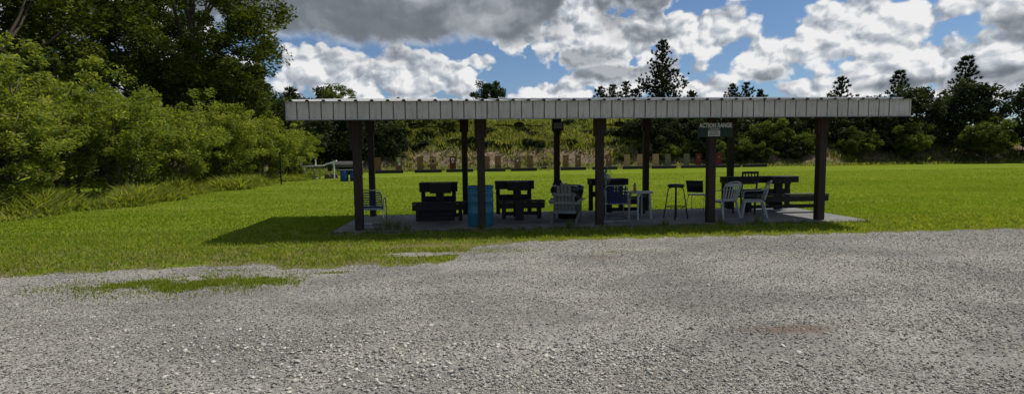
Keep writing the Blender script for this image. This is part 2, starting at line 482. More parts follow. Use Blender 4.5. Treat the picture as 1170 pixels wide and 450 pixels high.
# ------------------------------------------------------------------ mesh helpers
class MB:
    def __init__(s):
        s.v = []
        s.f = []
        s.sm = []
        s.mi = []
        s.cur = 0

    def add(s, vs, fs, smooth=False):
        o = len(s.v)
        s.v += [tuple(v) for v in vs]
        for f in fs:
            s.f.append([i + o for i in f])
            s.sm.append(smooth)
            s.mi.append(s.cur)
        return s

    def box(s, c, d, rot=None, taper=1.0):
        vs = []
        for z in (-1, 1):
            k = 1.0 if z < 0 else taper
            for x, y in ((-1, -1), (1, -1), (1, 1), (-1, 1)):
                p = Vector((x * d[0] / 2 * k, y * d[1] / 2 * k, z * d[2] / 2))
                if rot is not None:
                    p = rot @ p
                vs.append(p + Vector(c))
        return s.add(vs, [(3, 2, 1, 0), (4, 5, 6, 7), (0, 1, 5, 4), (1, 2, 6, 5), (2, 3, 7, 6), (3, 0, 4, 7)])

    def beam(s, p0, p1, w, h, w1=None, h1=None, up=(0, 0, 1)):
        p0, p1 = Vector(p0), Vector(p1)
        d = (p1 - p0).normalized()
        u = Vector(up)
        if abs(d.dot(u)) > 0.98:
            u = Vector((0, 1, 0))
        a = d.cross(u).normalized()
        b_ = a.cross(d).normalized()
        w1 = w if w1 is None else w1
        h1 = h if h1 is None else h1
        vs = []
        for p, ww, hh in ((p0, w, h), (p1, w1, h1)):
            for x, y in ((-1, -1), (1, -1), (1, 1), (-1, 1)):
                vs.append(p + a * x * ww / 2 + b_ * y * hh / 2)
        return s.add(vs, [(3, 2, 1, 0), (4, 5, 6, 7), (0, 1, 5, 4), (1, 2, 6, 5), (2, 3, 7, 6), (3, 0, 4, 7)])

    def tube(s, pts, r, seg=8, radii=None, cap=True):
        pts = [Vector(p) for p in pts]
        n = len(pts)
        vs = []
        prev = None
        for i, p in enumerate(pts):
            d = (pts[min(i + 1, n - 1)] - pts[max(i - 1, 0)]).normalized()
            if prev is None:
                u = Vector((0, 0, 1)) if abs(d.z) < 0.9 else Vector((1, 0, 0))
                a = d.cross(u).normalized()
            else:
                a = (prev - d * prev.dot(d)).normalized()
            prev = a
            b_ = d.cross(a)
            rr = radii[i] if radii else r
            for k in range(seg):
                t_ = 2 * math.pi * k / seg
                vs.append(p + (a * math.cos(t_) + b_ * math.sin(t_)) * rr)
        fs = []
        for i in range(n - 1):
            for k in range(seg):
                k2 = (k + 1) % seg
                fs.append((i * seg + k, i * seg + k2, (i + 1) * seg + k2, (i + 1) * seg + k))
        s.add(vs, fs, True)
        if cap:
            o = len(s.v) - len(vs)
            s.f.append([o + k for k in range(seg)][::-1])
            s.f.append([o + (n - 1) * seg + k for k in range(seg)])
            s.sm += [False, False]
            s.mi += [s.cur, s.cur]
        return s

    def lathe(s, prof, seg=24, c=(0, 0, 0), smooth=True, jitter=None):
        vs = []
        for j, (r, z) in enumerate(prof):
            for k in range(seg):
                t_ = 2 * math.pi * k / seg
                rr = r
                if jitter:
                    rr = r * (1 + jitter * mnoise.noise(Vector((math.cos(t_) * 2, math.sin(t_) * 2, z * 5 + 3))))
                vs.append((c[0] + rr * math.cos(t_), c[1] + rr * math.sin(t_), c[2] + z))
        fs = []
        for j in range(len(prof) - 1):
            for k in range(seg):
                k2 = (k + 1) % seg
                fs.append((j * seg + k, j * seg + k2, (j + 1) * seg + k2, (j + 1) * seg + k))
        return s.add(vs, fs, smooth)

    def build(s, name, m, parent=None, bevel=0.0, loc=None, rz=0):
        me = bpy.data.meshes.new(name)
        me.from_pydata(s.v, [], s.f)
        me.validate()
        ms = m if isinstance(m, (list, tuple)) else [m]
        for x in ms:
            me.materials.append(x)
        if len(me.polygons) == len(s.sm):
            me.polygons.foreach_set('use_smooth', s.sm)
            me.polygons.foreach_set('material_index', s.mi)
        bm = bmesh.new()
        bm.from_mesh(me)
        bmesh.ops.recalc_face_normals(bm, faces=bm.faces)
        bm.to_mesh(me)
        bm.free()
        o = bpy.data.objects.new(name, me)
        COL.objects.link(o)
        if parent:
            o.parent = parent
        if loc:
            o.location = loc
        o.rotation_euler.z = rz
        if bevel:
            bv = o.modifiers.new('bevel', 'BEVEL')
            bv.width = bevel
            bv.segments = 1
            bv.limit_method = 'ANGLE'
        return o


def npmesh(name, V, F, m, tone=None, parent=None, smooth=False):
    """V (n,3) and F (k,c) arrays to one mesh object"""
    me = bpy.data.meshes.new(name)
    V = np.ascontiguousarray(V, dtype=np.float32)
    F = np.ascontiguousarray(F, dtype=np.int32)
    k, c = F.shape
    me.vertices.add(len(V))
    me.vertices.foreach_set('co', V.ravel())
    me.loops.add(k * c)
    me.loops.foreach_set('vertex_index', F.ravel())
    me.polygons.add(k)
    me.polygons.foreach_set('loop_start', np.arange(0, k * c, c, dtype=np.int32))
    me.update(calc_edges=True)
    if smooth:
        me.polygons.foreach_set('use_smooth', np.ones(k, dtype=bool))
    if tone is not None:
        at = me.attributes.new('tone', 'FLOAT', 'FACE')
        at.data.foreach_set('value', np.ascontiguousarray(tone, dtype=np.float32))
    me.materials.append(m)
    o = bpy.data.objects.new(name, me)
    COL.objects.link(o)
    if parent:
        o.parent = parent
    return o


def tag(o, label=None, cat=None, group=None, kind=None):
    if label:
        o['label'] = label
    if cat:
        o['category'] = cat
    if group:
        o['group'] = group
    if kind:
        o['kind'] = kind
    return o


def thing(name, label, cat, loc=(0, 0, 0), rz=0.0, group=None):
    o = bpy.data.objects.new(name, None)
    o.empty_display_size = 0.2
    COL.objects.link(o)
    o.location = loc
    o.rotation_euler.z = rz
    return tag(o, label, cat, group)


def dup(root, loc, rz=0.0, label=None, group=None, scale=None):
    r_ = root.copy()
    COL.objects.link(r_)
    r_.location = loc
    r_.rotation_euler.z = rz
    if scale is not None:
        r_.scale = scale
    if label:
        r_['label'] = label
    if group:
        r_['group'] = group
    for ch in list(root.children):
        c = ch.copy()
        COL.objects.link(c)
        c.parent = r_
        for g in list(ch.children):
            d = g.copy()
            COL.objects.link(d)
            d.parent = c
    return r_


# ------------------------------------------------------------------ setting
EDGE = [(-60, 7.3), (-12, 7.3), (-6, 7.7), (-4.2, 8.0), (-3.31, 8.02), (-3.0, 8.0), (-2.61, 7.62), (-2.17, 7.56), (-1.79, 7.8), (-1.14, 7.66),
        (-0.51, 7.72), (-0.26, 8.0), (-0.2, 8.5), (0.09, 9.05), (0.98, 9.48), (2.64, 9.57), (5.77, 9.52), (12, 9.6), (60, 9.8)]
EX = np.array([e[0] for e in EDGE])
EY = np.array([e[1] for e in EDGE])


def edge_y(x):
    x = np.asarray(x, dtype=float)
    w_ = 0.055 * np.sin(x * 7.3) + 0.04 * np.sin(x * 17.1 + 1) + 0.025 * np.sin(x * 41 + 2)
    return np.interp(x, EX, EY) + w_


o = MB().add([(-1500, -300, 0), (1500, -300, 0), (1500, 1800, 0), (-1500, 1800, 0)], [(0, 1, 2, 3)]).build('lawn', M['lawn'])
tag(o, kind='structure')
xs = np.concatenate([np.linspace(-60, -8, 60), np.linspace(-7.9, 12, 400), np.linspace(12.1, 60, 60)])
ey = edge_y(xs)
V = np.concatenate([np.stack([xs, np.full_like(xs, -20), np.full_like(xs, 0.004)], 1), np.stack([xs, ey, np.full_like(xs, 0.004)], 1)])
n = len(xs)
F = np.array([(i, i + 1, n + i + 1, n + i) for i in range(n - 1)])
o = npmesh('gravel_lot', V, F, M['gravel'])
tag(o, kind='structure')
# gravel showing through the turf
pts = []
for k in range(60):
    a_ = 2 * math.pi * k / 60
    rr = 1 + 0.22 * math.sin(3 * a_ + 1) + 0.12 * math.sin(7 * a_) + 0.06 * math.sin(13 * a_)
    pts.append((-0.68 + 0.72 * rr * math.cos(a_), 8.5 + 0.17 * rr * math.sin(a_), 0.008))
o = MB().add(pts, [tuple(range(60))]).build('gravel_patch', M['gravel'])
tag(o, kind='structure')

# concrete pad under the shelter
o = MB().box((3.0, 12.5, 0.012), (11.8, 3.1, 0.06)).build('concrete_pad', M['concrete'], bevel=0.008)
tag(o, kind='structure')


# earth berm
def berm_h(x, y):
    v = Vector((x * 0.12, 0.0, 3.1))
    yt = 54.6 + 1.4 * mnoise.noise(v) + 0.5 * mnoise.noise(Vector((x * 0.6, 1.7, 0)))
    t_ = y - yt
    if t_ <= 0:
        return -0.02
    ctop = 2.3 + 0.55 * mnoise.noise(Vector((x * 0.10, 5.5, 0))) + 0.25 * mnoise.noise(Vector((x * 0.5, 9.5, 0)))
    if t_ < 1.6:
        h = 0.55 * t_ / 1.6
    elif t_ < 4.0:
        h = 0.55 + (ctop - 0.55) * ((t_ - 1.6) / 2.4)
    else:
        k = min(1.0, (t_ - 4.0) / 16.0)
        h = ctop + (6.2 - ctop) * (k ** 0.85)
        h += 0.55 * mnoise.noise(Vector((x * 0.16, y * 0.22, 1.0))) * min(1, (t_ - 4) / 3)
    h += 0.22 * mnoise.noise(Vector((x * 0.7, y * 0.9, 2.0))) * min(1, t_)
    h += 0.10 * mnoise.noise(Vector((x * 2.1, y * 2.3, 4.0))) * min(1, t_)
    if y > 82:
        h *= max(0.0, 1 - (y - 82) / 18.0)
    ex = min(1.0, max(0.0, (x + 52) / 14)) * min(1.0, max(0.0, (78 - x) / 14))
    return h * ex


gx = np.arange(-52, 78.1, 0.45)
gy_ = np.concatenate([np.arange(53, 62, 0.35), np.arange(62, 101, 1.0)])
V = np.array([(x, y, berm_h(x, y)) for y in gy_ for x in gx])
nx = len(gx)
F = np.array([(j * nx + i, j * nx + i + 1, (j + 1) * nx + i + 1, (j + 1) * nx + i) for j in range(len(gy_) - 1) for i in range(nx - 1)])
tag(npmesh('earth_berm', V, F, M['berm'], smooth=True), kind='structure')
HG = V[:, 2].reshape(len(gy_), nx)


def berm_np(x, y):
    xi = np.clip(np.searchsorted(gx, x) - 1, 0, nx - 2)
    yi = np.clip(np.searchsorted(gy_, y) - 1, 0, len(gy_) - 2)
    fx = (x - gx[xi]) / (gx[xi + 1] - gx[xi])
    fy = (y - gy_[yi]) / (gy_[yi + 1] - gy_[yi])
    a_ = HG[yi, xi] * (1 - fx) + HG[yi, xi + 1] * fx
    b_ = HG[yi + 1, xi] * (1 - fx) + HG[yi + 1, xi + 1] * fx
    return np.where((y > 53) & (y < 100), a_ * (1 - fy) + b_ * fy, 0.0)


# ------------------------------------------------------------------ grass and stones (uncountable)
rng = np.random.default_rng(11)


def vn(x, y, s, seed=0.0):
    """cheap smooth value noise 0..1"""
    return 0.5 + 0.25 * (np.sin(x * s + seed + 1.7 * np.sin(y * s * 0.7 + seed)) + np.sin(y * s * 1.3 + 2 * seed + 1.3 * np.sin(x * s * 0.6 + 4)))


def blades(px, py, pz, h, w, tone, lean=0.5):
    n_ = len(px)
    a_ = rng.uniform(0, 2 * math.pi, n_)
    la = rng.uniform(0, 2 * math.pi, n_)
    l_ = rng.uniform(0.1, 1, n_) * lean * h
    dx, dy = np.cos(a_) * w / 2, np.sin(a_) * w / 2
    lx, ly = np.cos(la) * l_, np.sin(la) * l_
    z0 = pz - 0.01
    P = np.empty((n_, 5, 3))
    P[:, 0] = np.stack([px - dx, py - dy, z0], 1)
    P[:, 1] = np.stack([px + dx, py + dy, z0], 1)
    P[:, 2] = np.stack([px + dx * 0.8 + lx * 0.35, py + dy * 0.8 + ly * 0.35, pz + h * 0.55], 1)
    P[:, 3] = np.stack([px + lx, py + ly, pz + h * 0.97], 1)
    P[:, 4] = np.stack([px - dx * 0.8 + lx * 0.35, py - dy * 0.8 + ly * 0.35, pz + h * 0.55], 1)
    base = (np.arange(n_) * 5)[:, None]
    F_ = base + np.array([[0, 1, 2, 3]])
    F2 = base + np.array([[0, 3, 4, 4]])
    # quads 0,1,2,4 and triangle 4,2,3 written as two quads sharing verts is invalid: use triangles
    T = np.concatenate([base + np.array([[0, 1, 2]]), base + np.array([[0, 2, 4]]), base + np.array([[4, 2, 3]])])
    return P.reshape(-1, 3), T, np.concatenate([tone, tone, tone])


def in_view(x, y, margin=1.5):
    return (x < y * 1.13 + margin) & (x > -y * 0.83 - margin)


def merge(parts):
    Vs, Fs, Ts = [], [], []
    o_ = 0
    for v_, f_, t_ in parts:
        Vs.append(v_)
        Fs.append(f_ + o_)
        Ts.append(t_)
        o_ += len(v_)
    return np.concatenate(Vs), np.concatenate(Fs), np.concatenate(Ts)


def on_pad(x, y, m_=0.0):
    return (x > -2.9 + m_) & (x < 8.9 - m_) & (y > 10.95 + m_) & (y < 14.05 - m_)


parts = []
# rough strip beside the gravel, both sides of the roof's shade
N = 150000
x = rng.uniform(-12, 14, N)
y = rng.uniform(6.8, 12.0, N)
e = edge_y(x)
clump = vn(x, y, 5.0) * 0.5 + vn(x, y, 13, 2) * 0.5
keep = (y > e + 0.05 - 0.16 * rng.random(N) ** 3 + 0.10 * (clump - 0.5)) & in_view(x, y) & ~on_pad(x, y, 0.04)
pocket = (((x + 0.68) / 0.75) ** 2 + ((y - 8.5) / 0.17) ** 2) < 1.1
dry = np.exp(-(((x + 0.6) / 1.3) ** 2 + ((y - 9.25) / 0.22) ** 2))
keep &= ~(pocket & (rng.random(N) > 0.05)) & (rng.random(N) > dry * 0.75)
keep &= rng.random(N) < 0.35 + 0.9 * clump
x, y, clump, dry, e = x[keep], y[keep], clump[keep], dry[keep], e[keep]
tn = np.clip(0.60 + 0.4 * (clump - 0.5) + rng.normal(0, 0.22, len(x)) + 0.4 * dry, 0, 1)
near = np.clip((y - e) / 0.35, 0.3, 1)
h = (0.035 + 0.04 * rng.random(len(x))) * (0.55 + 0.8 * clump) * near * (1 - 0.5 * dry)
parts.append(blades(x, y, np.zeros(len(x)), h, 0.011 + 0.006 * rng.random(len(x)), tn, 1.5))
# thin turf patch on the gravel at left
N = 20000
x = rng.normal(-3.5, 0.7, N)
y = rng.normal(6.85, 0.22, N) + 0.05 * np.sin(x * 6)
keep = (x < -2.15) & (rng.random(N) < np.clip(vn(x, y, 7, 1) + 0.6 * vn(x, y, 19, 5) - 0.35, 0, 1)) & in_view(x, y)
x, y = x[keep], y[keep]
parts.append(blades(x, y, np.zeros(len(x)), 0.02 + 0.03 * rng.random(len(x)), 0.010 + 0 * x, np.clip(0.6 + rng.normal(0, 0.25, len(x)), 0, 1), 0.8))
# scattered sprigs in the gravel
for cx, cy, sx_, sy_, k in ((0.4, 8.55, 0.45, 0.06, 380), (0.2, 8.75, 0.3, 0.05, 220), (2.2, 8.25, 0.35, 0.05, 140), (-1.9, 7.3, 0.12, 0.03, 200), (-0.6, 8.0, 0.25, 0.05, 200), (-3.4, 7.65, 0.25, 0.03, 160)):
    x = rng.normal(cx, sx_, k)
    y = rng.normal(cy, sy_, k)
    parts.append(blades(x, y, np.zeros(k), 0.015 + 0.02 * rng.random(k), 0.01 + 0 * x, np.clip(0.7 + rng.normal(0, 0.2, k), 0, 1), 0.8))
# lawn beyond
for (y0, y1, dens, hh, ww) in ((12.0, 17, 520, 0.040, 0.014), (17, 26, 260, 0.035, 0.018), (26, 40, 70, 0.03, 0.035)):
    A = (y1 - y0) * (y0 + y1) / 2 * 2.05
    N = int(A * dens)
    y = rng.uniform(y0, y1, N)
    x = rng.uniform(-0.85, 1.15, N) * (y + 1.5)
    keep = ~on_pad(x, y, 0.0) & (x > -12.5)
    x, y = x[keep], y[keep]
    c_ = vn(x, y, 0.9) * 0.4 + vn(x, y, 3.1, 3) * 0.3 + vn(x, y, 0.33, 6) * 0.3
    tn = np.clip(0.5 + 0.6 * (c_ - 0.5) + rng.normal(0, 0.10, len(x)), 0, 1)
    parts.append(blades(x, y, np.zeros(len(x)), hh * (0.5 + 0.6 * rng.random(len(x))), ww * (0.7 + 0.6 * rng.random(len(x))), tn, 0.9))
V, F, T = merge(parts)
tag(npmesh('grass', V, F, M['grass'], T), kind='stuff')

# weeds along the pad edge, around posts and taller sprigs
parts = []
def tuft(cx, cy, r_, k, h0, h1, w_=0.008, tone=0.4, lean=0.8, z=0.0):
    a_ = rng.uniform(0, 2 * math.pi, k)
    q = np.sqrt(rng.random(k)) * r_
    x_ = cx + q * np.cos(a_)
    y_ = cy + q * np.sin(a_)
    parts.append(blades(x_, y_, np.full(k, z), rng.uniform(h0, h1, k), np.full(k, w_), np.clip(tone + rng.normal(0, 0.2, k), 0, 1), lean))
for k in range(260):
    x0 = rng.uniform(-2.95, 8.8)
    tuft(x0, 10.93 + rng.normal(0, 0.04), 0.07, 14, 0.03, 0.13, tone=0.35)
for cx, cy, h_ in ((-1.75, 11.2, 0.42), (-1.55, 11.15, 0.36), (-1.95, 11.1, 0.3), (-1.35, 11.08, 0.25), (0.2, 11.0, 0.2), (2.1, 11.0, 0.24), (4.2, 11.0, 0.18), (5.4, 10.98, 0.24), (6.3, 11.0, 0.26)):
    tuft(cx, cy, 0.09, 46, h_ * 0.4, h_, 0.009, 0.3, 0.9, 0.04)
for cx, cy, h_ in ((-3.7, 10.2, 0.3), (-3.35, 10.25, 0.32), (-2.8, 10.3, 0.2), (-2.35, 10.3, 0.22), (-1.0, 10.5, 0.16), (2.5, 10.4, 0.2), (1.9, 10.5, 0.2), (5.0, 10.3, 0.2), (6.2, 10.3, 0.24), (3.6, 10.4, 0.2)):
    tuft(cx, cy, 0.05, 7, h_ * 0.6, h_, 0.008, 0.8, 0.5)
V, F, T = merge(parts)
tag(npmesh('weeds', V, F, M['weeds'], T), kind='stuff')

# weeds over the berm and along the tree line
parts = []
N = 120000
x = rng.uniform(-48, 74, N)
y = 55.5 + 27 * rng.random(N) ** 1.4
z = berm_np(x, y)
c_ = vn(x, y, 0.7) * 0.5 + vn(x, y, 1.9, 3) * 0.5
keep = ((z > 1.7 + 0.8 * rng.random(N)) | ((rng.random(N) < 0.25) & (vn(x, y, 0.9, 8) > 0.5))) & (rng.random(N) < 0.3 + c_)
x, y, z, c_ = x[keep], y[keep], z[keep], c_[keep]
parts.append(blades(x, y, z, (0.25 + 0.5 * rng.random(len(x))) * (0.5 + c_), 0.10 + 0.10 * rng.random(len(x)), np.clip(0.15 + 0.8 * c_ * rng.random(len(x)) + 0.2 * rng.random(len(x)), 0, 1), 0.9))
N = 9000
x = rng.uniform(-45, 70, N)
y = rng.uniform(52.5, 58, N)
z = berm_np(x, y)
keep = (z < 0.5) | (rng.random(N) < 0.12)
x, y, z = x[keep], y[keep], z[keep]
parts.append(blades(x, y, z, 0.12 + 0.3 * rng.random(len(x)), 0.08 + 0.05 * rng.random(len(x)), np.clip(0.5 + rng.normal(0, 0.2, len(x)), 0, 1), 0.8))
V, F, T = merge(parts)
tag(npmesh('berm_weeds', V, F, M['weeds'], T), kind='stuff')
parts = []
N = 60000
y = rng.uniform(10.5, 50, N)
off = np.abs(rng.normal(0, 1.3, N))
x = -11.6 - off + 0.5 * np.sin(y * 0.7) + 0.25 * np.sin(y * 2.1)
hh = (0.15 + 0.40 * rng.random(N) ** 2) * np.clip(off / 0.7 + 0.35, 0, 1.2) * (0.5 + vn(x, y, 1.3, 2))
parts.append(blades(x, y, np.zeros(N), hh, 0.045 + 0.04 * rng.random(N), np.clip(0.62 + 0.3 * (vn(x, y, 2) - 0.5) + rng.normal(0, 0.2, N), 0, 1), 1.5))
V, F, T = merge(parts)
tag(npmesh('verge_weeds', V, F, M['leaf_willow'], T), kind='stuff')


# stones
def ico():
    bm = bmesh.new()
    bmesh.ops.create_icosphere(bm, subdivisions=1, radius=1.0)
    v_ = np.array([v.co[:] for v in bm.verts])
    f_ = np.array([[q.index for q in f.verts] for f in bm.faces])
    bm.free()
    return v_, f_


IV, IF = ico()


def stones(x, y, r_, tone, z0=0.004):
    n_ = len(x)
    k = len(IV)
    P = np.clip(IV[None] * (1 + rng.normal(0, 0.22, (n_, k, 1))), -0.86, 0.86)
    sc = np.stack([r_ * rng.uniform(0.75, 1.35, n_), r_ * rng.uniform(0.7, 1.2, n_), r_ * rng.uniform(0.28, 0.62, n_)], 1)
    P = P * sc[:, None]
    tx, ty, tz = rng.normal(0, 0.35, n_), rng.normal(0, 0.35, n_), rng.uniform(0, 6.28, n_)
    c, s = np.cos(tx)[:, None], np.sin(tx)[:, None]
    Y, Z = P[..., 1] * c - P[..., 2] * s, P[..., 1] * s + P[..., 2] * c
    P = np.stack([P[..., 0], Y, Z], 2)
    c, s = np.cos(ty)[:, None], np.sin(ty)[:, None]
    X, Z = P[..., 0] * c + P[..., 2] * s, -P[..., 0] * s + P[..., 2] * c
    P = np.stack([X, P[..., 1], Z], 2)
    c, s = np.cos(tz)[:, None], np.sin(tz)[:, None]
    X, Y = P[..., 0] * c - P[..., 1] * s, P[..., 0] * s + P[..., 1] * c
    P = np.stack([X + x[:, None], Y + y[:, None], P[..., 2] + z0 + (r_ * 0.25)[:, None]], 2)
    F_ = (np.arange(n_) * k)[:, None, None] + IF[None]
    return P.reshape(-1, 3), F_.reshape(-1, 3), np.repeat(tone, len(IF))


parts = []
for (y0, y1, dens, r0, r1) in ((2.7, 4.6, 4200, 0.004, 0.012), (4.6, 6.6, 2600, 0.0045, 0.011), (6.6, 9.8, 1300, 0.005, 0.012)):
    A = (y1 - y0) * (y0 + y1) / 2 * 2.0
    N = int(A * dens)
    y = rng.uniform(y0, y1, N)
    x = rng.uniform(-0.86, 1.14, N) * (y + 0.3)
    big_ = vn(x, y, 1.7, 4) * 0.6 + vn(x, y, 4.3, 1) * 0.4
    keep = (y < edge_y(x) + 0.06) & (rng.random(N) < np.clip(1.5 * big_ - 0.05, 0.30, 1.0))
    brown = ((x - 3.0) / 0.6) ** 2 + ((y - 4.4) / 0.13) ** 2 < 1
    keep &= ~(brown & (rng.random(N) < 0.55))
    x, y, big_ = x[keep], y[keep], big_[keep]
    r_ = r0 + (r1 - r0) * rng.random(len(x)) ** 2.6
    tn = np.clip(rng.normal(0.45, 0.28, len(x)) + 0.25 * (big_ - 0.5), 0, 1)
    parts.append(stones(x, y, r_, tn))
# larger pale stones lying in drifts
for cx, cy, sx_, sy_, k in ((-1.0, 4.5, 0.75, 0.3, 520), (-0.55, 3.9, 0.7, 0.25, 420), (0.1, 4.25, 0.4, 0.25, 90), (0.95, 3.95, 0.2, 0.18, 120), (1.35, 3.95, 0.28, 0.13, 210), (-2.4, 4.7, 0.8, 0.4, 260),
                            (2.6, 3.8, 0.8, 0.4, 160), (0.3, 5.5, 2.4, 0.9, 160), (4.5, 5.0, 1.5, 0.8, 120), (-0.5, 3.6, 1.3, 0.2, 240)):
    x = rng.normal(cx, sx_, k)
    y = rng.normal(cy, sy_, k)
    k = int(k * 0.8)
    x, y = x[:k], y[:k]
    parts.append(stones(x, y, 0.009 + 0.015 * rng.random(k) ** 2.0, np.clip(rng.normal(0.80, 0.18, k), 0, 1)))
# crumbs of stone along the pad edge
k = 900
x = rng.uniform(-2.9, 8.5, k)
parts.append(stones(x, rng.normal(10.85, 0.05, k), 0.010 + 0.014 * rng.random(k), np.clip(rng.normal(0.6, 0.2, k), 0, 1)))
V, F, T = merge(parts)
tag(npmesh('loose_gravel', V, F, M['stone'], T), kind='stuff')


# ------------------------------------------------------------------ vegetation
def leaf_cloud(C_, Rc, per, size, seed, tone_c, flat=0.5):
    """C_ clump centres (n,3), Rc clump radii (n,), leaves per clump, leaf size"""
    g = np.random.default_rng(seed)
    n_ = len(C_) * per
    cen = np.repeat(C_, per, 0)
    rad = np.repeat(Rc, per)
    d_ = g.normal(0, 1, (n_, 3))
    d_ /= np.linalg.norm(d_, axis=1)[:, None]
    q = g.random(n_) ** 0.5
    P = cen + d_ * (rad * q)[:, None] * np.array([1, 1, 0.75])
    a_ = g.normal(0, 1, (n_, 3))
    a_[:, 2] *= flat
    a_ /= np.linalg.norm(a_, axis=1)[:, None]
    b_ = np.cross(a_, g.normal(0, 1, (n_, 3)))
    b_ /= np.linalg.norm(b_, axis=1)[:, None]
    L = (size * g.uniform(0.6, 1.3, n_))[:, None]
    Wd = L * 0.42
    Q = np.empty((n_, 4, 3))
    Q[:, 0] = P - a_ * L
    Q[:, 1] = P + b_ * Wd
    Q[:, 2] = P + a_ * L
    Q[:, 3] = P - b_ * Wd
    F_ = (np.arange(n_) * 4)[:, None] + np.array([[0, 1, 2, 3]])
    tn = np.clip(np.repeat(tone_c, per) + g.normal(0, 0.14, n_), 0, 1)
    return Q.reshape(-1, 3), F_, tn


def make_tree(name, label, cat, loc, H, rx, ry, z0, leaf, m_, n_clump=70, per=170, cr=0.20, seed=1, trunk=0.16, group=None, stems=1, flat=0.5, hollow=0.55, part='crown'):
    """tapered trunk(s) with limbs reaching into the clumps of an uneven crown between z0 and H"""
    g = np.random.default_rng(seed)
    root = thing(name, label, cat, loc, 0, group)
    d_ = g.normal(0, 1, (n_clump, 3))
    d_ /= np.linalg.norm(d_, axis=1)[:, None]
    q = hollow + (1 - hollow) * g.random(n_clump)
    q *= g.uniform(0.72, 1.12, n_clump)
    rz_ = (H - z0) / 2
    C_ = np.stack([d_[:, 0] * q * rx, d_[:, 1] * q * ry, (z0 + H) / 2 + d_[:, 2] * q * rz_], 1)
    low = np.clip((C_[:, 2] - z0) / (H - z0), 0, 1)
    C_[:, :2] *= (0.75 + 0.5 * np.sin(np.clip(low, 0, 1) * math.pi) * 0.6)[:, None]
    Rc = cr * min(rx, rz_) * g.uniform(0.7, 1.4, n_clump)
    tc_ = g.uniform(0.2, 0.8, n_clump)
    V_, F_, T_ = leaf_cloud(C_, Rc, per, leaf, seed + 5, tc_, flat)
    npmesh(part, V_, F_, m_, T_, root)
    tb = MB()
    for s_ in range(stems):
        a_ = 2 * math.pi * s_ / max(1, stems) + 0.4
        lean = 0.0 if stems == 1 else 0.35 * rx
        top = Vector((math.cos(a_) * lean, math.sin(a_) * lean, z0 + (H - z0) * 0.72))
        b0 = Vector((math.cos(a_) * 0.05 * stems, math.sin(a_) * 0.05 * stems, -0.1))
        pts_ = []
        for i in range(7):
            k = i / 6
            p = b0.lerp(top, k)
            p += Vector((g.normal(0, 0.02 * H * k), g.normal(0, 0.02 * H * k), 0)) * (0 if i == 0 else 0.6)
            pts_.append(p)
        tb.tube(pts_, 0, 7, [trunk * (1 - 0.8 * i / 6) * (1.25 if i == 0 else 1) for i in range(7)])
        idx = g.choice(n_clump, min(n_clump, 16), replace=False)
        for j in idx:
            c = Vector(C_[j])
            k = int(np.clip(round((c.z * 0.72 - 0.1 * H) / top.z * 6), 1, 5))
            s0 = pts_[k]
            mid = s0.lerp(c, 0.5) + Vector((0, 0, -0.03 * H))
            tb.tube([s0, mid, c], 0, 5, [trunk * 0.38, trunk * 0.22, trunk * 0.07], cap=False)
    tb.build('trunk', M['bark'], root)
    return root


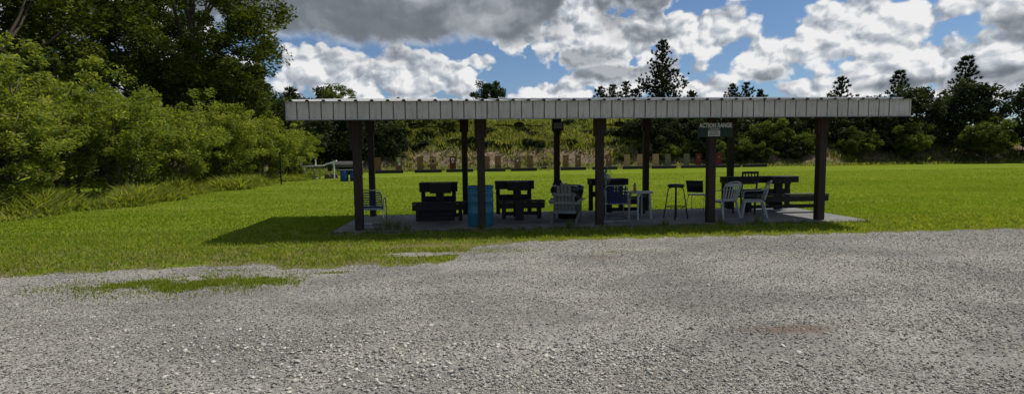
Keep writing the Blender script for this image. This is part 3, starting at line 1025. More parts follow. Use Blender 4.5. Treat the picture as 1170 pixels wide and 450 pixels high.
def make_pine(label, loc, H, rbase, z0, seed, m_=None, group=None, tuft_r=0.45, whorls=22, name='pine_tree', extra=None, ntuft=26):
    """conical pine: whorls of upswept branches ending in needle brushes"""
    g = np.random.default_rng(seed)
    root = thing(name, label, 'tree', loc, 0, group)
    tb = MB()
    tb.tube([(0, 0, -0.2), (0.05, 0, H * 0.35), (-0.05, 0.05, H * 0.7), (0, 0, H * 0.97)], 0, 7, [0.017 * H, 0.013 * H, 0.008 * H, 0.02])
    Pt, Dt, Tt = [], [], []
    for i in range(whorls):
        k = i / (whorls - 1)
        z = z0 + (H * 0.97 - z0) * k
        L = rbase * (1 - k) ** 0.8 * g.uniform(0.8, 1.1) + 0.25
        nb = int(4 + 2.5 * (1 - k))
        for j in range(nb):
            a_ = 2 * math.pi * j / nb + i * 1.1 + g.normal(0, 0.2)
            Lb = L * g.uniform(0.35, 1.22)
            p0 = Vector((0, 0, z))
            p1 = Vector((math.cos(a_) * Lb * 0.6, math.sin(a_) * Lb * 0.6, z + Lb * 0.10))
            p2 = Vector((math.cos(a_) * Lb, math.sin(a_) * Lb, z + Lb * 0.38))
            tb.tube([p0, p1, p2], 0, 4, [0.004 * H, 0.0025 * H, 0.01], cap=False)
            nt_ = max(2, int(Lb / (tuft_r * 0.62)))
            t0 = g.uniform(0.2, 0.8)
            for q in range(nt_ + 1):
                f_ = 0.30 + 0.7 * q / nt_
                p = (p0.lerp(p1, f_ / 0.6) if f_ < 0.6 else p1.lerp(p2, (f_ - 0.6) / 0.4))
                for s_ in range(1 if q < nt_ else 2):
                    side = Vector((g.normal(0, 1), g.normal(0, 1), g.normal(0.1, 0.5))) * tuft_r * 0.65
                    Pt.append(p + side * (0.5 + 0.8 * (1 - k)))
                    Dt.append((Vector((math.cos(a_), math.sin(a_), 1.0)) + side * 0.8).normalized())
                    Tt.append(t0)
    if extra:
        for (ex, ey, ez, er) in extra:
            tb.tube([(0, 0, ez - er * 0.8), (ex * 0.6, ey * 0.6, ez - er * 0.7), (ex, ey, ez)], 0, 5, [0.006 * H, 0.004 * H, 0.02], cap=False)
            for q in range(26):
                Pt.append(Vector((ex + g.normal(0, er * 0.45), ey + g.normal(0, er * 0.45), ez + g.normal(0, er * 0.6))))
                Dt.append(Vector((g.normal(0, .4), g.normal(0, .4), 1)).normalized())
                Tt.append(g.uniform(0.3, 0.8))
    Pt = np.array([p[:] for p in Pt])
    Dt = np.array([p[:] for p in Dt])
    Tt = np.array(Tt)
    n_ = len(Pt) * ntuft
    P = np.repeat(Pt, ntuft, 0)
    D = np.repeat(Dt, ntuft, 0) * 1.0 + g.normal(0, 0.5, (n_, 3)) + np.array([0, 0, 0.35])
    D /= np.linalg.norm(D, axis=1)[:, None]
    L = tuft_r * g.uniform(0.6, 1.15, n_)
    s_ = np.cross(D, g.normal(0, 1, (n_, 3)))
    s_ /= np.linalg.norm(s_, axis=1)[:, None]
    s_ *= 0.055 * tuft_r / 0.45
    Q = np.empty((n_, 3, 3))
    Q[:, 0] = P - s_
    Q[:, 1] = P + s_
    Q[:, 2] = P + D * L[:, None]
    F_ = (np.arange(n_) * 3)[:, None] + np.array([[0, 1, 2]])
    npmesh('crown', Q.reshape(-1, 3), F_, m_ or M['needles'], np.clip(np.repeat(Tt, ntuft) + g.normal(0, 0.2, n_), 0, 1), root)
    tb.build('trunk', M['bark'], root)
    return root


# tall trees at left
make_tree('broadleaf_tree', 'tallest leafy tree, beside the left end of the roof, its top cut off', 'tree',
          (-18.6, 37.5, 0), 19.5, 6.4, 6.0, 2.2, 0.15, M['leaf_big'], n_clump=300, per=190, cr=0.135, seed=3, trunk=0.34)
make_tree('broadleaf_tree', 'dark rounded leafy tree filling in below the tallest left tree', 'tree',
          (-17.9, 43.5, 0), 9.6, 3.9, 3.6, 0.8, 0.15, M['leaf_big'], n_clump=130, per=170, cr=0.17, seed=4, trunk=0.18)
big2 = make_tree('broadleaf_tree', 'tall dark leafy tree standing behind the bright shrubs left of the lawn', 'tree',
                 (-22.5, 27.0, 0), 16, 5.5, 5.5, 2.5, 0.16, M['leaf_big'], n_clump=130, per=210, cr=0.19, seed=8, trunk=0.3,
                 group='tall trees behind the left shrubs')
for x, y, s_, rz in ((-24, 17.5, 1.0, 1.0), (-30, 34, 1.15, 2.2), (-25, 44, 1.0, 3.3), (-33, 24, 1.2, 4.4)):
    dup(big2, (x, y, 0), rz, scale=(s_, s_, s_))
make_pine('small loose pine tip peeking out beside the left end of the roof', (-14.3, 44, 0), 7.0, 1.1, 4.0, 21, whorls=7, tuft_r=0.4, ntuft=12)

# bright shrubs along the left edge of the lawn
sh = [make_tree('shrub', 'bright yellow green willowy shrub on the left edge of the lawn', 'shrub', (-13.4, 29.6, 0), 4.9, 2.4, 2.2, 0.3, 0.075,
                M['leaf_willow'], n_clump=210, per=85, cr=0.14, seed=31, trunk=0.07, group='bright shrubs along the left of the lawn', stems=4, hollow=0.25),
      make_tree('shrub', 'bright yellow green willowy shrub on the left edge of the lawn', 'shrub', (-13.0, 34.2, 0), 4.5, 2.3, 2.6, 0.3, 0.08,
                M['leaf_willow'], n_clump=190, per=85, cr=0.145, seed=37, trunk=0.06, group='bright shrubs along the left of the lawn', stems=4, hollow=0.25)]
for i, (x, y, s_) in enumerate(((-15.6, 32.5, 1.15), (-13.2, 38.6, 0.92), (-13.6, 42.8, 0.85), (-16.0, 40, 1.1), (-15.8, 26.5, 1.15), (-13.6, 25.2, 0.95),
                                (-13.4, 21.3, 0.95), (-15.6, 18.5, 1.2), (-13.9, 16.8, 0.9), (-13.8, 12.6, 0.95), (-16.4, 13.5, 1.2), (-16.2, 22.5, 1.2))):
    dup(sh[i % 2], (x, y, 0), i * 1.3, scale=(s_, s_, s_ * (0.92 + 0.05 * (i % 4))))

# dark wood behind the left end
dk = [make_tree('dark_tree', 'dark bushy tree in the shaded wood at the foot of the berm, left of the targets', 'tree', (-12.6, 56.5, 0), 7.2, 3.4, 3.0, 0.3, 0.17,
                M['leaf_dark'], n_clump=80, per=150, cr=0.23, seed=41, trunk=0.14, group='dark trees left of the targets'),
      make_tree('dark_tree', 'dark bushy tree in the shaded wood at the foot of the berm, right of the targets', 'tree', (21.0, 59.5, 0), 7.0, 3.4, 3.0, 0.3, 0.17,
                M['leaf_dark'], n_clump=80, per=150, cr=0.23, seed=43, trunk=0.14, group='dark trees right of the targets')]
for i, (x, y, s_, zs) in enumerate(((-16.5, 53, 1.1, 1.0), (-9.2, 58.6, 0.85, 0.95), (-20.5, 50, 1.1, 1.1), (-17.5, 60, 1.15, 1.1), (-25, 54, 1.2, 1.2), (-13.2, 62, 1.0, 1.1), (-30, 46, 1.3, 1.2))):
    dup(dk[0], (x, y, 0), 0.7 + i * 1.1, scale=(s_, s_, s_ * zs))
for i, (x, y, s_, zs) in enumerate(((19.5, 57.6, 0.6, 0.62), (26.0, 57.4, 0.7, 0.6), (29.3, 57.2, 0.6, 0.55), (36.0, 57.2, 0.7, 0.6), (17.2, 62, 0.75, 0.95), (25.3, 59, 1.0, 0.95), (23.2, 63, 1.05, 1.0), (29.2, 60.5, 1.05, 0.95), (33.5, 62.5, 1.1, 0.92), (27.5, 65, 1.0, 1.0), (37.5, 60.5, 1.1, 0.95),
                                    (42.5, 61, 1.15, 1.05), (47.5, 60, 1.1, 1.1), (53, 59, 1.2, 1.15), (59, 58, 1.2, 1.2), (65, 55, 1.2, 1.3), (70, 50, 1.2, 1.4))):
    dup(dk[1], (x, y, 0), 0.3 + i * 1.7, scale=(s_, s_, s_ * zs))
# lighter bushes
lb = make_tree('bush', 'sunlit leafy green bush in front of the dark trees, at the right end of the target line', 'bush', (34.2, 57.6, 0), 5.6, 2.6, 2.2, 1.6, 0.13,
               M['leaf_mid'], n_clump=70, per=170, cr=0.24, seed=51, trunk=0.1, group='sunlit bushes right of the targets', stems=2)
lb['label'] = 'sunlit leafy green bush growing between the dark trees right of the targets'
for i, (x, y, s_) in enumerate(((27.2, 56.4, 0.62), (21.6, 56.6, 0.6), (16.8, 57.0, 0.5), (32.2, 56.2, 0.6), (30.2, 57.0, 0.75), (23.8, 57.2, 0.72), (19.2, 58.6, 0.7), (38.0, 57.5, 0.9), (44, 57, 0.9), (50, 56.5, 1.0), (57, 54, 1.1))):
    dup(lb, (x, y, -0.9 * s_), i * 1.9, scale=(s_, s_, s_))
lb2 = make_tree('bush', 'pale olive bush on the left slope of the berm, above the leftmost targets', 'bush', (-5.0, 61.5, 2.6), 2.6, 1.9, 1.7, 0.1, 0.12,
                M['leaf_olive'], n_clump=46, per=150, cr=0.27, seed=53, trunk=0.06, group='olive bushes on the left slope of the berm')
lb2['label'] = 'olive green bush growing on the left slope of the berm'
for i, (x, y, s_) in enumerate(((-2.6, 63.2, 1.0), (-7.5, 63.5, 1.3), (-4.4, 66, 1.1), (-1.2, 67.5, 0.9), (-10.5, 65, 1.4))):
    dup(lb2, (x, y, berm_h(x, y) - 0.2), i * 1.9, scale=(s_, s_, s_))
# low scrub in bands over the slope
scrub = make_tree('scrub', 'low dark scrub plant growing on the grassy berm', 'scrub', (0.5, 59.4, berm_h(0.5, 59.4) - 0.25), 1.15, 1.1, 0.7, 0.0, 0.10,
                  M['leaf_dark'], n_clump=24, per=110, cr=0.42, seed=61, trunk=0.03, group='dark scrub on the berm')
g = random.Random(5)
for i in range(58):
    if i < 26:
        x, y = -8 + i * 1.15 + g.uniform(-.5, .5), 58.9 + g.uniform(-0.35, 0.5)
        s_ = g.uniform(0.45, 1.0)
    elif i < 42:
        x, y = 2.5 + (i - 26) * 0.95 + g.uniform(-.5, .5), 64.5 + g.uniform(-0.8, 1.2)
        s_ = g.uniform(0.45, 0.9)
    else:
        x, y = g.uniform(-6, 24), g.uniform(61, 76)
        s_ = g.uniform(0.4, 1.0)
    dup(scrub, (x, y, berm_h(x, y) - 0.25), g.uniform(0, 6), scale=(s_ * g.uniform(0.9, 1.6), s_, s_ * g.uniform(0.8, 1.2)))

# trees seen over the roof
make_tree('broadleaf_tree', 'small round topped leafy tree rising over the roof near its left end', 'tree', (-19.3, 80, 0), 12.6, 3.1, 2.8, 7.2, 0.16,
          M['leaf_mid'], n_clump=60, per=130, cr=0.24, seed=71, trunk=0.18)
make_tree('pine_tree', 'dark rounded pine crown rising alone over the middle of the roof', 'tree', (3.4, 84, 0), 13.4, 2.9, 2.6, 8.0, 0.17,
          M['needles'], n_clump=66, per=150, cr=0.24, seed=73, trunk=0.18, flat=1.6)
make_tree('sapling', 'tiny sapling tip barely showing over the roof left of the middle', 'tree', (-11.0, 84, 4.5), 6.4, 0.5, 0.5, 3.5, 0.14,
          M['leaf_mid'], n_clump=10, per=60, cr=0.4, seed=75, trunk=0.04)
make_pine('tall conical pine rising highest over the right half of the roof', (31.6, 85, 0), 20.1, 4.3, 7.0, 5, whorls=30, tuft_r=0.46, extra=[(-3.6, 0.3, 13.0, 0.9), (-2.9, 0, 12.0, 0.8), (3.6, 0, 12.6, 0.8)])
for lab, x, h_, r_, s_ in (('short broad pine tip, leftmost of the four small pines left of the tall pine', 21.3, 12.4, 1.9, 11),
                           ('slim pine tip, second from left among the small pines left of the tall pine', 23.3, 12.7, 1.3, 12),
                           ('pointed pine tip, tallest of the four small pines left of the tall pine', 25.5, 13.2, 1.6, 13),
                           ('low pine tip nearest to the tall pine on its left', 27.2, 12.0, 1.4, 14)):
    make_pine(lab, (x, 85, 0), h_, r_, 8.2, s_, whorls=9, tuft_r=0.42)
for lab, x, h_, r_, s_ in (('fluffy pine top, left one of three low pines over the green sign', 43.6, 12.8, 1.7, 15),
                           ('fluffy pine top, middle one of three low pines over the green sign', 46.0, 13.0, 1.9, 16),
                           ('smallest pine top, right one of three low pines over the green sign', 48.4, 11.8, 1.0, 17),
                           ('tiny pine tip just clearing the roof to the right of the tall pine', 36.6, 11.6, 0.8, 18)):
    make_pine(lab, (x, 85, 0), h_, r_, 8.2, s_, whorls=9, tuft_r=0.42)
pf = make_pine('distant pine beyond the right end of the lawn', (60, 70, 0), 12.5, 3.2, 2.0, 19, whorls=16, tuft_r=0.5, group='distant pines beyond the right of the lawn')
for i, (x, y, s_) in enumerate(((66, 66, 1.1), (73, 62, 0.9), (80, 64, 1.2), (56, 76, 1.0), (86, 60, 1.1))):
    dup(pf, (x, y, 0), i * 1.4, scale=(s_, s_, s_))

# ------------------------------------------------------------------ the shelter
XL, XR = -3.52, 9.3
YF, YB = 10.5, 15.15
ZF, ZB = 2.66, 3.17
root = thing('shelter', 'long open shelter with ribbed white metal fascia and brown timber posts', 'shelter', (XL, YF, 0))
def L_(p):
    return (p[0] - XL, p[1] - YF, p[2])
# roof sheet with ribs
mb = MB()
pitch = 0.3048
nr = int((XR - XL) / pitch) + 1
prof = []
x = XL
for i in range(nr):
    xc = XL + 0.12 + i * pitch
    if xc + 0.05 > XR:
        break
    prof += [(xc - 0.042, 0.0), (xc - 0.030, 0.022), (xc - 0.016, 0.034), (xc + 0.016, 0.034), (xc + 0.030, 0.022), (xc + 0.042, 0.0)]
prof = [(XL, 0.0)] + prof + [(XR, 0.0)]
y0, y1 = YF - 0.05, YB
sl_ = (ZB - ZF) / (YB - YF)
vs = []
for (yy, dz) in ((y0, 0.0), (y1, 0.0)):
    for (xx, zz) in prof:
        vs.append(L_((xx, yy, ZF + sl_ * (yy - YF) + zz + 0.004)))
k = len(prof)
mb.add(vs, [(i, i + 1, k + i + 1, k + i) for i in range(k - 1)])
ro = mb.build('roof', M['roof'], root)
so = ro.modifiers.new('thickness', 'SOLIDIFY')
so.thickness = 0.002
# black foam closures in the rib ends, standing in for the shade inside
mb = MB()
for i in range(nr):
    xc = XL + 0.12 + i * pitch
    if xc + 0.05 > XR:
        break
    zz = ZF
    P_ = [(xc - 0.040, zz - 0.002), (xc - 0.028, zz + 0.020), (xc - 0.015, zz + 0.032), (xc + 0.015, zz + 0.032), (xc + 0.028, zz + 0.020), (xc + 0.040, zz - 0.002)]
    fr = [L_((a_, YF - 0.053, b_)) for a_, b_ in P_]
    bk = [L_((a_, YF - 0.01, b_)) for a_, b_ in P_]
    mb.add(fr + bk, [tuple(range(6)), tuple(range(11, 5, -1))] + [(q, (q + 1) % 6, 6 + (q + 1) % 6, 6 + q) for q in range(6)])
mb.build('rib_shade_closure', M['ink'], root)
# fascia with ribs every nine inches
mb = MB()
prof = []
xx = XL
while xx < XR - 0.25:
    prof += [(xx, 0.0), (xx + 0.092, 0.0), (xx + 0.097, -0.006), (xx + 0.107, -0.006), (xx + 0.112, 0.0), (xx + 0.200, 0.0), (xx + 0.205, 0.022), (xx + 0.222, 0.022)]
    xx += 0.2286
prof += [(XR, 0.0)]
k = len(prof)
for zz in (2.315, 2.655):
    pass
vs = [L_((a_, YF + b_, 2.315)) for a_, b_ in prof] + [L_((a_, YF + b_, 2.657)) for a_, b_ in prof]
mb.add(vs, [(i, i + 1, k + i + 1, k + i) for i in range(k - 1)])
mb.cur = 1
for i_ in range(int((XR - XL) / 0.2286)):
    for z_ in (2.352, 2.615):
        mb.box(L_((XL + 0.0457 + 0.2286 * i_ + 0.02 * (i_ % 3), YF - 0.004, z_ + 0.004 * math.sin(i_ * 2.3))), (0.011, 0.008, 0.011))
fo = mb.build('fascia', [M['fascia'], M['rust']], root)
so = fo.modifiers.new('thickness', 'SOLIDIFY')
so.thickness = 0.003
# bottom trim and end cap of the fascia, dark drip edge
MB().box(L_(((XL + XR) / 2, YF + 0.012, 2.308)), (XR - XL, 0.05, 0.014)).build('fascia_trim', M['steelgrey'], root)
MB().box(L_((XL - 0.012, YF + 0.06, 2.50)), (0.02, 0.22, 0.36)).build('fascia_end_cap', M['ink'], root)
# side fascia left and right, back fascia open
for xx in (XL + 0.01, XR - 0.01):
    mb = MB()
    mb.add([L_((xx, YF + 0.19, 2.50)), L_((xx, YB, 2.95)), L_((xx, YB, ZB - 0.02)), L_((xx, YF + 0.19, ZF))], [(0, 1, 2, 3)])
    s2 = mb.build('gable_trim', M['fascia'], root)
    q = s2.modifiers.new('thickness', 'SOLIDIFY')
    q.thickness = 0.02
# beams, purlins
zf = lambda y_: ZF + sl_ * (y_ - YF)
MB().box(L_(((XL + XR) / 2, 11.28 - 0.12, 2.50)), (XR - XL - 0.1, 0.045, 0.24)).build('beam', M['post'], root, bevel=0.004)
MB().box(L_(((XL + XR) / 2, 11.28 + 0.12, 2.50)), (XR - XL - 0.1, 0.045, 0.24)).build('beam', M['post'], root, bevel=0.004)
MB().box(L_(((XL + XR) / 2, 13.88, 2.86)), (XR - XL - 0.1, 0.15, 0.24)).build('beam', M['post'], root, bevel=0.004)
for yy in (10.62, 12.1, 13.0, 14.9):
    MB().box(L_(((XL + XR) / 2, yy, zf(yy) - 0.055)), (XR - XL - 0.06, 0.09, 0.09)).build('purlin', M['post'], root)
for xx in (-2.36, 0.23, 2.81, 5.32, 7.88):
    MB().beam(L_((xx + 0.14, 10.56, zf(10.56) - 0.13)), L_((xx + 0.14, 15.0, zf(15.0) - 0.13)), 0.045, 0.13).build('rafter', M['post'], root)
# posts
FPX = (-2.36, 0.23, 2.81, 5.32, 7.88)
for i, xx in enumerate(FPX):
    mb = MB()
    w_ = 0.165
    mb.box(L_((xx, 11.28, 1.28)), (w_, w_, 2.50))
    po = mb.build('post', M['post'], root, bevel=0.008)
    dz = 0.55 if i != 0 else 0.78
    for s_ in (-1, 1):
        if i == 3:
            continue
        MB().box((s_ * (w_ / 2 + 0.0235), 0, 0), (0.045, 0.14, dz)).build('side_plate', M['post'], po, bevel=0.004).location = L_((xx, 11.28, 2.62 - dz / 2 - 0.1))
for i, xx in enumerate((-2.55, -0.14, 2.30, 4.73, 7.10)):
    mb = MB()
    w_ = 0.145
    mb.box(L_((xx, 13.88, 1.38)), (w_, w_, 2.70))
    po = mb.build('post', M['post'], root, bevel=0.008)
    for s_ in (-1, 1):
        MB().box((s_ * (w_ / 2 + 0.0205), 0, 0), (0.04, 0.14, 0.62)).build('side_plate', M['post'], po, bevel=0.004).location = L_((xx, 13.88, 2.50))
MB().box(L_((2.30, 13.76, 0.83)), (0.30, 0.05, 0.17), None, 0.6).build('post_bracket', M['blackwood'], root, bevel=0.004)

# lamp box on the rear post under the roof
t_ = thing('lamp_box', 'grey panelled box lamp in a black frame on top of a rear post', 'lamp', (2.30, 13.72, 2.22))
MB().box((0, 0, 0.105), (0.30, 0.11, 0.235)).build('housing', M['blackmetal'], t_, bevel=0.01)
MB().box((0, -0.062, 0.115), (0.22, 0.012, 0.15)).build('panel', M['panelgrey'], t_, bevel=0.004)
MB().lathe([(0.13, -0.03), (0.10, -0.09), (0.085, -0.16)], 4).build('neck', M['blackmetal'], t_)

# ceiling fans
def make_fan(label, loc, ang):
    t_ = thing('ceiling_fan', label, 'fan', loc, ang, 'ceiling fans under the shelter roof')
    zt = zf(loc[1]) - loc[2]
    mb = MB()
    mb.tube([(0, 0, 0.06), (0, 0, zt - 0.03)], 0.012, 8)
    mb.lathe([(0.0, zt - 0.02), (0.06, zt - 0.02), (0.045, zt - 0.07), (0.012, zt - 0.08)], 16)
    mb.build('downrod', M['blackmetal'], t_)
    MB().lathe([(0, 0.09), (0.07, 0.085), (0.125, 0.05), (0.13, 0.0), (0.10, -0.03), (0.05, -0.04), (0.0, -0.04)], 20).build('motor_housing', M['fanblade'], t_)
    for k in range(4):
        a_ = math.pi / 2 * k + 0.15
        rot = Matrix.Rotation(a_, 3, 'Z')
        mb = MB()
        til = Matrix.Rotation(R(11), 3, 'X')
        mb.box((0, 0, 0), (0.44, 0.125, 0.008), til)
        mb.v = [tuple(rot @ (Vector(v) + Vector((0.42, 0, 0.01)))) for v in mb.v]
        mb.build('blade', M['fanblade'], t_, bevel=0.003)
        mb = MB()
        mb.beam(rot @ Vector((0.10, 0, 0.01)), rot @ Vector((0.24, 0, 0.005)), 0.03, 0.008)
        mb.build('blade_iron', M['blackmetal'], t_)
    return t_
make_fan('brown four bladed ceiling fan hanging in the left bay of the shelter', (-1.30, 12.5, 2.265), 0.05)
make_fan('dark ceiling fan hanging in the bay with the second table', (1.17, 12.5, 2.27), 0.22)
make_fan('dark ceiling fan hanging above the round table bay', (3.60, 12.5, 2.27), -0.1)
make_fan('dark ceiling fan hanging behind the green sign at the right', (6.2, 12.5, 2.27), 0.55)


# ------------------------------------------------------------------ signs
def text_mesh(txt, size, m_, parent, loc, sx_=1.0, bold=0.0, name='lettering'):
    cu = bpy.data.curves.new('lettering', 'FONT')
    cu.body = txt
    cu.size = size
    cu.extrude = 0.002
    cu.offset = bold
    cu.align_x = 'CENTER'
    cu.align_y = 'CENTER'
    tmp = bpy.data.objects.new('tmp', cu)
    COL.objects.link(tmp)
    dg = bpy.context.evaluated_depsgraph_get()
    me = bpy.data.meshes.new_from_object(tmp.evaluated_get(dg))
    bpy.data.objects.remove(tmp)
    bpy.data.curves.remove(cu)
    me.transform(Matrix.Rotation(R(90), 4, 'X') @ Matrix.Diagonal((sx_, 1, 1, 1)))
    me.materials.clear()
    me.materials.append(m_)
    o_ = bpy.data.objects.new(name, me)
    COL.objects.link(o_)
    o_.parent = parent
    o_.location = loc
    return o_


t_ = thing('range_sign', 'dark green wooden board with white ACTION RANGE lettering on a front post', 'sign', (5.355, 11.17, 1.925))
MB().box((0, 0, 0.155), (0.80, 0.022, 0.31)).build('board', M['green_sign'], t_, bevel=0.003)
text_mesh('ACTION RANGE', 0.132, M['lettering'], t_, (0.0, -0.0135, 0.250), 0.75, 0.0045)
t_ = thing('caution_sign', 'small cream notice headed CAUTION fixed over the green board', 'sign', (5.315, 11.148, 1.945))
MB().box((0, 0, 0.09), (0.27, 0.008, 0.18)).build('plate', M['cream'], t_)
MB().box((0, -0.0055, 0.147), (0.262, 0.003, 0.058)).build('header_band', M['ink'], t_)
text_mesh('CAUTION', 0.056, M['lettering'], t_, (0, -0.0085, 0.147), 0.92, 0.001)
mb = MB()
for zz, ww in ((0.100, 0.19), (0.078, 0.22), (0.056, 0.20), (0.030, 0.23)):
    mb.box((0, -0.0055, zz), (ww, 0.002, 0.009 if zz > 0.05 else 0.014))
mb.build('text_line', M['ink'], t_)


# ------------------------------------------------------------------ furniture builders
def make_bench(label, loc, rz, topw=0.92, seatw=1.2, stem_x=0.08, group='dark wooden shooting benches', seat_dx=0.0, apron=0.14, brace=0.14, solid=False, column=False):
    """shooting bench: T shaped top at the back, plank seat towards the viewer"""
    t_ = thing('shooting_bench', label, 'bench table', loc, rz, group)
    mb = MB()
    mb.box((0, 0.32, 0.87 - apron / 2), (topw, 0.46, apron))
    mb.box((stem_x, -0.08, 0.873 - apron / 2 - 0.008), (0.50, 0.34, apron + 0.015))
    for k in range(4):
        mb.box((0, 0.15 + 0.115 * k, 0.882), (topw + 0.02, 0.108, 0.025))
    for k in range(3):
        mb.box((stem_x, -0.205 + 0.115 * k, 0.886), (0.52, 0.108, 0.022))
    mb.build('tabletop', M['oldwood'], t_, bevel=0.004)
    for xx, yy in ((-topw / 2 + 0.07, 0.45), (topw / 2 - 0.09, 0.45), (stem_x - 0.02, -0.12)):
        w_ = 0.10 if yy > 0 else 0.19
        MB().box((xx, yy, 0.39), (w_, 0.10, 0.68)).build('leg', M['oldwood'], t_, bevel=0.004)
    MB().box((0, 0.39, 0.55 - brace / 2), (topw - 0.1, 0.04, brace)).build('brace', M['oldwood'], t_, bevel=0.004)
    MB().box((stem_x, 0.13, 0.17), (0.09, 0.60, 0.09)).build('brace', M['oldwood'], t_, bevel=0.004)
    mb = MB()
    mb.box((seat_dx, -0.44, 0.455), (seatw, 0.30, 0.035))
    mb.box((seat_dx, -0.575, 0.36), (seatw - 0.02, 0.035, 0.145))
    mb.build('seat', M['oldwood'], t_, bevel=0.004)
    for s_ in (-1, 1):
        MB().box((seat_dx + s_ * (seatw / 2 - 0.13), -0.44, 0.235), (0.09, 0.24, 0.39)).build('leg', M['oldwood'], t_, bevel=0.004)
    MB().box((seat_dx, -0.46, 0.16), (seatw - 0.34, 0.04, 0.09)).build('stretcher', M['oldwood'], t_, bevel=0.004)
    if solid:
        mb = MB()
        mb.box((seat_dx - 0.07, -0.50, 0.215), (seatw - 0.38, 0.03, 0.13))
        mb.box((seat_dx - 0.07, -0.505, 0.095), (seatw - 0.38, 0.03, 0.10))
        mb.build('front_panel', M['oldwood'], t_, bevel=0.004)
    if column:
        MB().box((stem_x, -0.61, 0.24), (0.20, 0.03, 0.46)).build('leg', M['oldwood'], t_, bevel=0.004)
    return t_


PZ = 0.042
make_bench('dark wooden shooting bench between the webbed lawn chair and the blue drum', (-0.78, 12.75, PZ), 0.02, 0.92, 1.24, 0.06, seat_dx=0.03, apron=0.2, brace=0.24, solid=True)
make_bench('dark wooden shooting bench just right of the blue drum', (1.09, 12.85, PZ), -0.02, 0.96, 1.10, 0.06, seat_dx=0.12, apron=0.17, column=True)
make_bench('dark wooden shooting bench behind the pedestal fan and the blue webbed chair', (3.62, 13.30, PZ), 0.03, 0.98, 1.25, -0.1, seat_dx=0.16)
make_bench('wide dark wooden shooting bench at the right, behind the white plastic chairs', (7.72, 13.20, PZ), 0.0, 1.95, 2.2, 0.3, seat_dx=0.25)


def make_lawn_chair(label, loc, rz, lattice=False, frame='alu', webm='navy', w=0.56):
    """folding chair of bent tube with webbing, front towards +y"""
    t_ = thing('webbed_chair', label, 'chair', loc, rz, 'folding webbed lawn chairs')
    h = w / 2
    mb = MB()
    pts_ = []
    for (x_, z_, yy) in ((-h + 0.03, 0.40, -0.16), (-h + 0.03, 0.70, -0.25), (-h + 0.045, 0.78, -0.275), (-h + 0.10, 0.82, -0.285), (h - 0.10, 0.82, -0.285), (h - 0.045, 0.78, -0.275), (h - 0.03, 0.70, -0.25), (h - 0.03, 0.40, -0.16)):
        pts_.append((x_, yy, z_))
    mb.tube(pts_, 0.012, 8)
    mb.tube([(-h + 0.03, -0.16, 0.39), (-h + 0.03, 0.27, 0.42), (h - 0.03, 0.27, 0.42), (h - 0.03, -0.16, 0.39)], 0.012, 8)
    mb.tube([(-h + 0.03, -0.16, 0.39), (h - 0.03, -0.16, 0.39)], 0.012, 8)
    mb.build('frame', M[frame], t_)
    for s_ in (-1, 1):
        x_ = s_ * h
        MB().tube([(x_, 0.30, 0.0), (x_, 0.24, 0.30), (x_, 0.20, 0.60), (x_, 0.12, 0.62), (x_, -0.20, 0.60)], 0.012, 8).build('leg', M[frame], t_)
        MB().tube([(x_, -0.33, 0.0), (x_, -0.22, 0.30), (x_, -0.16, 0.60)], 0.012, 8).build('leg', M[frame], t_)
        MB().box((x_, 0.02, 0.635), (0.042, 0.26, 0.016)).build('armrest', M['plastw'], t_, bevel=0.004)
    MB().tube([(-h, -0.33, 0.015), (h, -0.33, 0.015)], 0.010, 6).build('floor_bar', M[frame], t_)
    MB().tube([(-h, 0.30, 0.015), (h, 0.30, 0.015)], 0.010, 6).build('floor_bar', M[frame], t_)
    mb = MB()
    nb = 7 if not lattice else 5
    for k in range(nb):
        z_ = 0.43 + k * (0.36 / nb) + 0.02
        yy = -0.16 - (z_ - 0.40) * 0.30
        mb.box((0, yy - 0.004, z_), (w - 0.07, 0.005, 0.030 if not lattice else 0.040))
    if lattice:
        for k in range(7):
            x_ = -h + 0.09 + k * (w - 0.18) / 6
            mb.beam((x_, -0.165, 0.40), (x_, -0.284, 0.80), 0.036 if k not in (2, 3, 4) else 0.06, 0.004, up=(0, 1, 0))
    mb.build('back_webbing', M[webm], t_)
    mb = MB()
    for k in range(6):
        yy = -0.12 + k * 0.072
        mb.box((0, yy, 0.40 + (yy + 0.16) * 0.07), (w - 0.07, 0.050, 0.005))
    for k in range(6):
        x_ = -h + 0.08 + k * (w - 0.16) / 5
        mb.box((x_, 0.06, 0.411), (0.05, 0.42, 0.004), Matrix.Rotation(0.07, 3, 'X'))
    mb.build('seat_webbing', M['palewebbing'], t_)
    return t_


make_lawn_chair('silver tubed folding chair with navy straps beside the leftmost front post', (-2.20, 11.85, PZ), 0.03)
make_lawn_chair('white framed chair with dark blue lattice webbing beside the pedestal fan', (3.33, 12.02, PZ), -0.05, True, 'whitemetal', 'navy', 0.60)


